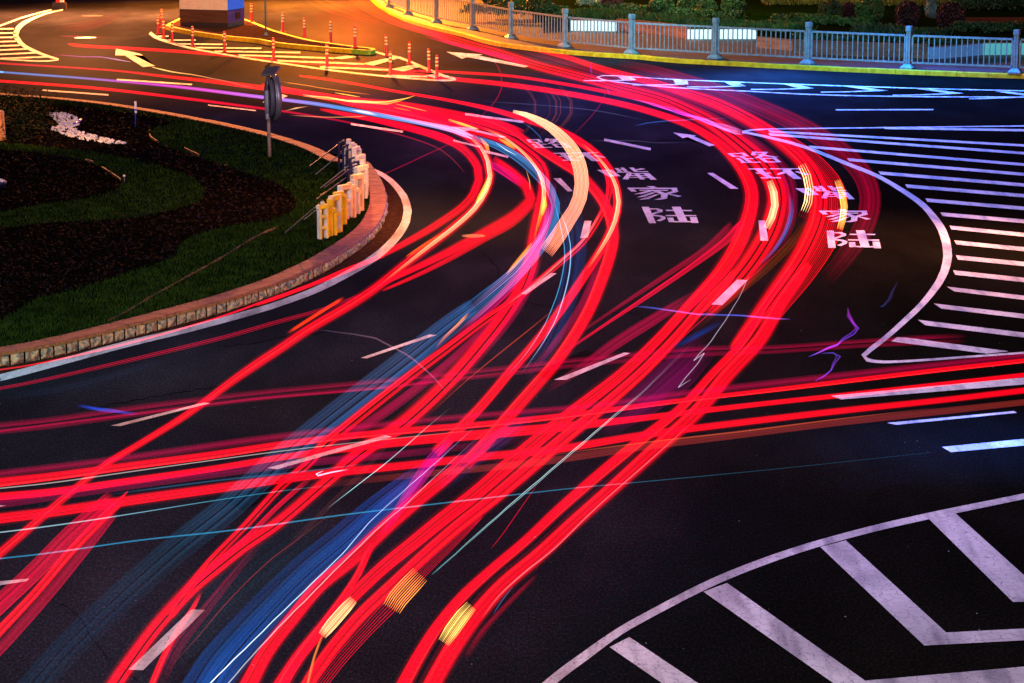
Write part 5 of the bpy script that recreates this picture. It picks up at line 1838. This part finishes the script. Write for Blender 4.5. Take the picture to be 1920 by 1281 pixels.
trail('blue turning magenta streak from the left edge past the solar sign',
      [(-30, 133, 3), (0, 135, 3), (80, 141, 3.5), (160, 147, 3.5), (325, 162, 4.5), (480, 181, 5.5), (530, 187, 5.5), (600, 196, 6), (690, 212, 7), (790, 231, 7), (850, 244, 9), (886, 258, 10)],
      col=[(0.05, 0.18, 0.5), (0.06, 0.18, 0.5), (0.45, 0.03, 0.45), (0.7, 0.06, 0.55), (0.5, 0.16, 0.85), (0.05, 0.26, 0.70), (0.12, 0.34, 0.8), (0.7, 0.42, 0.9)], n=2, var=.1, grp=UL)
trail('red streak just above the island rim from the left edge', [(-30, 150, 3.5), (0, 152, 4), (175, 165, 4.5), (325, 182, 4.5), (480, 202, 4), (540, 210, 3.5), (640, 227, 3), (740, 250, 2.4), (815, 275, 2), (850, 300, 2), (872, 325, 1.6)], col=[RED, RED, (0.8, 0, 0.02), (0.45, 0, 0.02), (0.25, 0, 0.01), (0.12, 0.01, 0.01)], grp=UL)
trail('broad red streak right of the solar sign', [(490, 158, 6), (560, 172, 10), (640, 187, 16), (700, 199, 22), (760, 212, 26), (820, 226, 24), (870, 242, 22)], col=RED, grp=UL)
trail('lower red streak beneath the blue one', [(610, 210, 3), (690, 224, 6), (760, 240, 10), (815, 253, 14), (850, 266, 14)], col=RED, fade=(.2, 0), grp=UL)
trail('thin dotted orange line right of the solar sign', [(525, 153, 1.8), (580, 161, 1.8), (640, 171, 1.6), (700, 178, 1.6)], col=(0.75, 0.20, 0.02), fade=(.1, .2), jit=.3, grp=UL)
trail('ragged golden scribble streak on the far red band', [(568, 179.5, 2.2), (615, 184, 3), (665, 190.5, 4), (700, 192.5, 4), (725, 193, 3.4), (750, 188, 2.4), (778, 179, 1.2)], col=[(1.1, 0.5, 0.2), GOLD, (1.3, 0.8, 0.2), GOLD, (1.0, 0.4, 0.05)], n=2, jit=.7, a=1.3, z=.8, grp=UL)
trail('short golden dash above the scribble', [(628, 174, 2), (675, 182, 2)], col=GOLD, z=.8, grp=UL)
trail('golden dash right of the scribble', [(742, 195, 2.4), (800, 208.5, 2)], col=GOLD, z=.8, grp=UL)
trail('short amber dash under the scribble', [(738, 201.5, 2.4), (770, 208, 2)], col=AMBER, z=.8, grp=UL)
trail('small pale orange flare on the blue streak', [(655, 206, 2), (690, 211, 5), (710, 217, 5)], col=(1.0, 0.5, 0.28), n=2, jit=.8, fade=(.3, .2), z=.8, grp=UL)
trail('orange pointed line left of the flare', [(530, 209, 1.5), (555, 203, 3), (580, 199, 3)], col=(0.9, 0.42, 0.16), fade=(.3, .1), grp=UL)
trail('thin pale line running to the flare', [(540, 216, 1.4), (620, 220, 1.8), (690, 218, 2)], col=(0.7, 0.28, 0.10), fade=(.2, .1), grp=UL)
trail('orange line wandering off the left arrow', [(285, 126, 4), (305, 131, 3), (340, 137, 2.2), (380, 144, 1.8), (430, 154, 1.6), (480, 166, 1.6)], col=[(1.1, 0.7, 0.2), (1.0, 0.4, 0.1), (0.5, 0.1, 0.1), (0.7, 0.08, 0.06)], jit=.4, z=.1, grp=UL)
trail('magenta line wandering towards the left arrow', [(100, 103, 1.5), (150, 106, 2), (190, 107, 2), (220, 112, 3), (245, 117, 3)], col=[(0.4, 0.02, 0.05), (0.4, 0.08, 0.35), (0.7, 0.3, 0.45)], jit=.3, z=.1, grp=UL)
trail('red streak of the far road beside the yellow kerb', [(640, -30, 30), (672, 0, 24), (700, 20, 18), (745, 42, 14), (800, 60, 12), (850, 74, 12)], col=[(0.8, 0.04, 0.0), (0.9, 0.03, 0.0), (0.9, 0.02, 0.02), (0.8, 0, 0.04)], soft=.5, fade=(0, .15), z=.3, grp=UL)
trail('broad faint orange streak of the far road', [(560, -20, 30), (610, 8, 26), (665, 28, 18), (720, 44, 10)], col=(0.55, 0.11, 0.0), soft=.8, fade=(.3, .5), a=.3, z=.3, grp=UL)
trail('faint red streaks on the far left road before the kiosk', [(100, 52, 10), (150, 50, 18), (195, 40, 16), (240, 22, 10)], col=(0.14, 0.005, 0.004), soft=.6, fade=(.3, .3), z=.3, grp=UL)
trail('short red streak left of the cover on the far left road', [(108, 67.5, 2), (150, 69, 4), (205, 71, 1.6)], col=(0.35, 0.02, 0.04), fade=(.2, .3), z=.2, grp=UL)
trail('pink streak grazing the far kerb', [(790, 66, 4), (850, 82, 6), (930, 102, 8), (990, 118, 8)], col=(0.8, 0.0, 0.06), fade=(.3, .2), grp=UL)

# ---- orange accents of the left lanes
trail('yellow dash on the innermost left streak', [(917, 333, 6), (910, 352, 9), (900, 370, 8), (893, 380, 5)], col=(1.3, 0.60, 0.03), n=3, a=1.4, z=.85, grp=BL)
trail('orange dash at the top of the innermost left streak', [(901, 259, 4), (912, 272, 7), (917, 288, 6)], col=(1.3, 0.42, 0.05), n=2, a=1.3, z=.85, grp=BL)
trail('golden dash across the red band before the curve', [(841, 225, 4), (866, 233, 4.5), (897, 243, 2.5)], col=(1.2, 0.5, 0.06), n=2, z=.85, grp=BL)
trail('orange dash with white tail beside the blue curve', [(935, 260, 3), (952, 270, 6), (966, 279, 5)], col=(1.3, 0.42, 0.02), n=2, a=1.3, z=.85, grp=BL)
trail('yellow dash on the middle left streak', [(1021, 368, 5), (1021, 385, 8), (1016, 404, 6)], col=(1.3, 0.56, 0.03), n=2, a=1.4, z=.85, grp=BL)
trail('orange dash beneath the middle left streak', [(997, 456, 4), (984, 474, 7), (962, 500, 6), (950, 514, 3)], col=(1.3, 0.44, 0.02), n=2, a=1.3, z=.85, grp=BL)
trail('orange red dash beside the island, upper', [(835, 436, 5), (800, 457, 6), (762, 482, 5)], col=(1.2, 0.10, 0.0), n=2, z=.85, grp=BL)
trail('red orange dash beside the island, lower', [(646, 557, 5), (595, 589, 6), (537, 626, 5)], col=(0.9, 0.03, 0.0), n=2, fade=(.1, .15), z=.85, grp=BL)
trail('orange dash right of the pale lane dash', [(881, 585, 4), (858, 610, 6), (835, 632, 5), (815, 655, 2)], col=[(1.2, 0.34, 0.0), (0.9, 0.18, 0.0), (0.3, 0.03, 0.0)], n=2, fade=(.1, .2), z=.85, grp=BL)
trail('thin orange hairline left of the peach ribbon', [(987, 320, 2), (993, 340, 2), (994, 356, 1.5)], col=(1.0, 0.42, 0.10), z=.85, grp=BL)

# ---- blue bands
BB = 'blue light bands'
trail('steel blue curve inside the left lanes',
      [(862, 246, 5), (886, 257, 8), (920, 269, 11), (951, 283, 14), (985, 306, 17), (1012, 332, 18), (1032, 356, 16), (1042, 382, 16), (1038, 410, 18), (1026, 442, 22), (1000, 478, 24), (960, 520, 28), (905, 566, 34),
       (860, 604, 38)], col=[(0.02, 0.22, 0.55), (0.04, 0.18, 0.45), (0.02, 0.13, 0.34), (0.02, 0.11, 0.30), (0.015, 0.08, 0.22), (0.008, 0.04, 0.11)], n=8, var=.6, fill=.5, fade=(.1, .1), grp=BB)
trail('violet white streak between magenta and blue', [(1026, 380, 8), (1022, 425, 10), (1000, 462, 12), (965, 505, 14), (920, 545, 12), (870, 590, 8)], col=(0.26, 0.14, 0.36), n=4, fill=.4, fade=(.3, .4), grp=BB)
trail('wide dim blue band descending to the lower left corner',
      [(890, 575, 34), (840, 612, 40), (770, 668, 44), (690, 730, 46), (600, 800, 48), (509, 876, 50), (427, 952, 52), (329, 1030, 54), (230, 1118, 56), (131, 1210, 56), (60, 1290, 56)],
      col=[(0.01, 0.05, 0.15), (0.018, 0.035, 0.085), (0.01, 0.026, 0.07), (0.006, 0.030, 0.07), (0.001, 0.014, 0.028), (0.0, 0.008, 0.02), (0.0, 0.008, 0.018)], soft=.5, var=.5, a=1.7, grp=BB)
trail('brighter blue edge of the wide dim band', [(870, 612, 8), (810, 655, 9), (740, 708, 9), (660, 772, 9), (570, 842, 9), (480, 918, 8)], col=(0.0, 0.045, 0.15), soft=.5, fade=(.2, .4), grp=BB)
trail('deep blue band to the bottom, left of the white twin lines',
      [(800, 875, 24), (752, 918, 44), (700, 962, 54), (640, 1016, 60), (570, 1075, 66), (490, 1158, 74), (420, 1238, 82), (380, 1300, 86)],
      col=[(0.04, 0.03, 0.22), (0.0, 0.032, 0.18), (0.0, 0.026, 0.13), (0.0, 0.022, 0.11), (0.0, 0.028, 0.15), (0.0, 0.036, 0.18)], soft=.75, var=.6, a=1.6, fade=(.1, 0), grp=BB)
trail('magenta streak at the head of the deep blue band', [(850, 820, 14), (812, 862, 24), (775, 915, 22), (735, 975, 14), (705, 1015, 8)], col=[(0.12, 0.02, 0.2), (0.45, 0.0, 0.22), (0.5, 0.0, 0.12), (0.5, 0, 0.05)], soft=.3, fade=(.2, .2), grp=BB)
trail('dark blue haze band right of the peach ribbon', [(1052, 352, 18), (1068, 390, 32), (1078, 430, 40), (1078, 480, 42), (1068, 540, 40), (1050, 600, 34), (1022, 660, 28), (985, 710, 20)], col=(0.0, 0.016, 0.075), soft=.5, fade=(.2, .25), grp=BB)
trail('dashed cyan line left of the haze band', [(1038, 372, 1.6), (1052, 430, 2), (1059, 480, 2), (1049, 538, 2), (1030, 590, 1.8), (1014, 622, 1.6), (985, 665, 1.4), (948, 708, 1.2)], col=(0.05, 0.38, 0.75), fade=(.1, .3), z=.9, grp=BB)
trail('dashed cyan line right of the haze band', [(1048, 390, 1.6), (1066, 440, 2), (1070, 480, 2), (1064, 530, 2), (1045, 592, 1.8), (1020, 640, 1.6), (975, 705, 1.4)], col=[(0.05, 0.38, 0.75), (0.3, 0.6, 0.9), (0.6, 0.5, 0.8), (0.05, 0.2, 0.5)], fade=(.1, .2), z=.9, grp=BB)
trail('teal road tint drawn as light across the lower left road', [(640, 980, 120), (560, 1050, 150), (440, 1150, 170), (330, 1260, 180)], col=(0.0, 0.010, 0.017), soft=.8, fade=(.3, .2), grp=BB)  # teal tint of the road, put in as faint glowing tubes
trail('violet blue haze in the middle of the crossing', [(1010, 770, 20), (940, 820, 34), (870, 870, 40), (820, 920, 30)], col=(0.025, 0.012, 0.09), soft=.7, fade=(.3, .3), grp=BB)
trail('blue short smear at the left below the wall', [(140, 759, 3), (175, 766, 7), (220, 772, 5), (265, 777, 2)], col=(0.01, 0.03, 0.30), jit=.5, fade=(.3, .3), z=.2, grp=BB)
trail('faint blue arc under the island line', [(0, 745, 12), (120, 728, 14), (260, 690, 12), (380, 655, 8)], col=(0.002, 0.004, 0.013), soft=.6, fade=(.2, .3), z=.3, grp=BB)

# ---- white and cyan hairlines
WL = 'white hairline streaks'
trail('cyan white twin hairline between the bottom red bands',
      [(1300, 640, 3), (1213, 728, 4), (1164, 770, 4.6), (1110, 816, 5), (1059, 860, 5), (1010, 902, 5.5), (960, 945, 5), (905, 993, 4), (855, 1038, 3), (810, 1077, 2)],
      col=[(0.15, 0.15, 0.25), (0.4, 0.45, 0.55), (0.8, 0.9, 0.95), (0.6, 0.95, 1.0), (0.5, 0.95, 1.0), (0.15, 0.5, 0.55)], n=2, fill=.26, jit=.25, fade=(.3, 0), z=.9, grp=WL)
trail('white hairline to the bottom edge, upper of the twin', [(900, 792, 1.5), (842, 845, 2), (760, 918, 2.2), (700, 972, 2.4), (640, 1040, 2.8), (560, 1118, 3), (470, 1206, 3.2), (385, 1290, 3.4)], col=[(0.1, 0.2, 0.6), (0.3, 0.35, 0.7), (0.4, 0.5, 0.8), (0.3, 0.7, 1.0), (0.7, 0.9, 1.0), (0.9, 1.0, 1.0)], jit=.25, fade=(.2, 0), z=.9, grp=WL)
trail('white hairline to the bottom edge, lower of the twin', [(920, 800, 1.5), (850, 862, 2), (765, 942, 2.4), (723, 978, 2.6), (664, 1034, 2.8), (580, 1118, 3), (500, 1200, 3.2), (420, 1290, 3.4)], col=[(0.4, 0.2, 0.6), (0.8, 0.6, 0.9), (0.9, 0.8, 1.0), (1.0, 0.9, 1.0), (1.0, 1.0, 1.0)], jit=.25, fade=(.2, 0), z=.9, grp=WL)
trail('thin cyan line left of the deep blue head', [(850, 760, 1.4), (800, 802, 1.6), (730, 863, 2), (670, 910, 2), (608, 958, 1.6)], col=[(0.1, 0.2, 0.3), (0.4, 0.6, 0.7), (0.5, 0.9, 1.0), (0.2, 0.6, 0.7)], fade=(.3, .2), z=.9, grp=WL)
trail('zigzag white lightning line over the right band', [(1403, 519, 1.2), (1385, 560, 1.4), (1344, 624, 2), (1325, 650, 2), (1301, 676, 2.4), (1320, 663, 2.4), (1308, 682, 2.2), (1285, 708, 2.2), (1272, 726, 2.6), (1295, 711, 2)], col=(0.5, 0.42, 0.58), jit=.4, z=1.0, grp=WL)
trail('small white hook on the lowest crossing streak', [(655, 880, 2), (620, 886, 3), (596, 892, 3.4), (593, 889, 3), (606, 883, 2)], col=(1.0, 0.55, 0.75), fade=(.2, 0), z=.95, grp=WL)
trail('thin white curve beside the blue curve', [(930, 268, 1.5), (950, 282, 1.8), (968, 291, 1.4)], col=(0.8, 0.8, 0.7), z=.9, grp=WL)
trail('blue thin arc dropping to the far left lane character', [(982, 231, 1.4), (998, 242, 1.8), (1012, 256, 1.8), (1020, 272, 1.4)], col=(0.06, 0.20, 0.62), z=.9, grp=WL)
trail('thin red diagonal below the twin hairlines', [(1010, 905, 1.2), (975, 955, 2), (940, 1005, 2), (921, 1028, 1.6)], col=(0.8, 0, 0.02), fade=(.2, 0), grp=WL)
trail('thin orange red line in the lower left', [(625, 960, 1.5), (560, 1010, 1.8), (500, 1056, 2), (430, 1125, 2), (370, 1195, 2), (320, 1250, 1.6)], col=[(0.12, 0.03, 0.02), (0.4, 0.03, 0.01), (0.45, 0.03, 0.01), (0.12, 0.01, 0.01)], grp=WL)
trail('thin copper line crossing the middle', [(1060, 562, 2), (1000, 612, 3), (930, 668, 3), (870, 718, 2.5), (800, 782, 2)], col=(0.26, 0.022, 0.006), fade=(.3, .3), grp=WL)
trail('thin blue dash beside the lowest red band', [(962, 1100, 1), (940, 1128, 2), (925, 1152, 1.2)], col=(0.01, 0.10, 0.26), grp=WL)
trail('faint brown double line left of the blue band', [(740, 820, 8), (660, 905, 10), (580, 985, 10), (520, 1045, 6)], col=(0.06, 0.012, 0.014), n=3, fill=.3, fade=(.2, .3), grp=WL)

# ---- faint rings and arcs of turning traffic, crack reflections drawn as glow
AR = 'faint arcs of turning traffic and crack reflections drawn as light'
for k, (dx, w, c_) in enumerate([(0, 5, BROWN), (28, 3, (0.09, 0.012, 0.01)), (40, 4, BROWN), (48, 2, (0.10, 0.02, 0.012)), (68, 6, (0.14, 0.026, 0.008))]):
    trail(['brown arc above the far left character, innermost of five', 'brown arc above the far left character, second of five', 'brown arc above the far left character, third of five',
           'brown arc above the far left character, fourth of five', 'brown arc above the far left character, outermost of five'][k],
          [(960 + dx * 1.1, 150, w * .5), (985 + dx, 165, w), (1003 + dx, 190, w), (1003 + dx, 213, w), (992 + dx * .9, 237, w), (974 + dx * .7, 262, w * .7)], col=c_, n=max(1, int(w / 2)), fill=.4, fade=(.2, .3), grp=AR)
trail('thin red arc left of the brown arcs', [(900, 92, 1.5), (925, 112, 2), (940, 140, 2.4), (941, 162, 2.4), (930, 188, 2.4), (905, 215, 1.8), (870, 242, 1.2)], col=(0.30, 0, 0.02), fade=(.2, .3), grp=AR)
trail('thin red arc right of the brown arcs', [(1136, 150, 1), (1134, 178, 1.6), (1118, 207, 1.8), (1088, 240, 1.6), (1060, 268, 1)], col=(0.25, 0, 0.03), fade=(.2, .3), grp=AR)
trail('faint pink line across the left curve to the kerb', [(870, 258, 2), (800, 290, 3), (740, 318, 3), (700, 335, 2)], col=(0.14, 0, 0.012), fade=(.2, .2), grp=AR)
trail('faint blue line across the far road', [(900, 190, 1.5), (1010, 197, 1.5), (1120, 208, 2), (1215, 227, 1.5)], col=(0.06, 0.06, 0.14), fade=(.2, .2), z=.2, grp=AR)
trail('blue scratch line left of the right sweep', [(1185, 236, 1.6), (1230, 229, 2), (1300, 224, 1.6), (1380, 222, 1.2)], col=(0.02, 0.08, 0.36), jit=.3, fade=(.1, .3), z=.2, grp=AR)
trail('short blue flare by the outer red streak', [(1106, 118, 2), (1108, 132, 4), (1111, 146, 3)], col=[(0.3, 0.0, 0.5), (0.1, 0.05, 0.7)], jit=.5, fade=(.2, .2), grp=AR)
trail('thin blue tail below the flare', [(1134, 153, 1.4), (1140, 170, 2), (1146, 188, 1.4)], col=(0.02, 0.08, 0.4), fade=(.2, .2), grp=AR)
trail('faint violet line level with the far character', [(1100, 264, 1.5), (1180, 264, 2), (1240, 268, 1.5), (1300, 266, 1)], col=(0.07, 0.05, 0.12), fade=(.2, .3), z=.1, grp=AR)
trail('jagged violet crack reflection drawn as light, winding down right of the crossing, upper piece',
      [(1588, 578, 4), (1592, 594, 8), (1600, 606, 7), (1606, 617, 5), (1598, 628, 4), (1582, 638, 4), (1570, 648, 6), (1552, 654, 6), (1535, 663, 4), (1516, 671, 2)], col=[(0.10, 0.01, 0.12), (0.26, 0.02, 0.45), (0.10, 0.04, 0.55), (0.42, 0.02, 0.55), (0.05, 0.06, 0.5)], jit=2.2, n=2, a=.7, var=.6, z=.05, grp=AR)  # this and the next three: crack reflections put in as glowing tubes
trail('jagged violet crack reflection drawn as light, winding down right of the crossing, lower piece', [(1540, 664, 2), (1562, 663, 2.4), (1573, 670, 4), (1564, 682, 4), (1557, 696, 4), (1545, 706, 4), (1528, 716, 3)], col=[(0.06, 0.05, 0.4), (0.14, 0.03, 0.4), (0.2, 0.03, 0.6)], jit=1.8, n=2, a=.7, var=.6, z=.05, grp=AR)
trail('dim jagged blue crack reflection drawn as light, left of the hatched zone', [(1684, 531, 4), (1676, 548, 5), (1668, 562, 5), (1656, 575, 5), (1650, 577, 3)], col=[(0.04, 0.02, 0.09), (0.04, 0.03, 0.14), (0.01, 0.04, 0.20)], jit=1.8, n=2, a=.7, z=.05, grp=AR)
trail('pink and blue jagged crack reflection drawn as light, through both right bands', [(1190, 576, 2), (1230, 580, 4), (1275, 586, 4), (1310, 591, 4), (1345, 592, 4), (1390, 593, 4), (1440, 598, 4), (1482, 600, 2)], col=[(0.05, 0.06, 0.4), (0.1, 0.1, 0.6), (0.8, 0.1, 0.6), (0.05, 0.1, 0.6), (0.1, 0.1, 0.7), (0.7, 0.1, 0.5), (0.1, 0.05, 0.5)], jit=1.0, n=2, a=.6, z=.05, grp=AR)
trail('faint mauve wandering line across the left lanes', [(600, 620, 2), (660, 628, 3), (705, 636, 4), (728, 648, 4), (760, 665, 4), (790, 688, 4), (815, 712, 4), (838, 735, 3)], col=[(0.03, 0.02, 0.05), (0.06, 0.03, 0.05), (0.10, 0.05, 0.06), (0.22, 0.05, 0.10), (0.10, 0.02, 0.05)], jit=1.0, z=.05, grp=AR)
trail('thin red line along the foot of the island wall', [(-30, 698, 2.4), (60, 684, 2.4), (190, 656, 3), (300, 628, 3), (420, 592, 3), (500, 563, 3.2), (580, 534, 3.4), (655, 502, 4), (720, 480, 5)], col=[(0.5, 0.01, 0.02), (0.75, 0, 0.02), (0.75, 0, 0.02), (0.8, 0, 0.02), RED], z=.25, grp=AR)
trail('thin red double line below the island line', [(-30, 734, 7), (60, 717, 7), (190, 688, 8), (330, 655, 9), (430, 630, 9), (520, 604, 9), (600, 582, 8), (680, 552, 6)], col=[(0.55, 0, 0.03), (0.55, 0, 0.03), (0.55, 0, 0.03), (0.6, 0, 0.02)], n=3, fill=.2, z=.3, grp=AR)
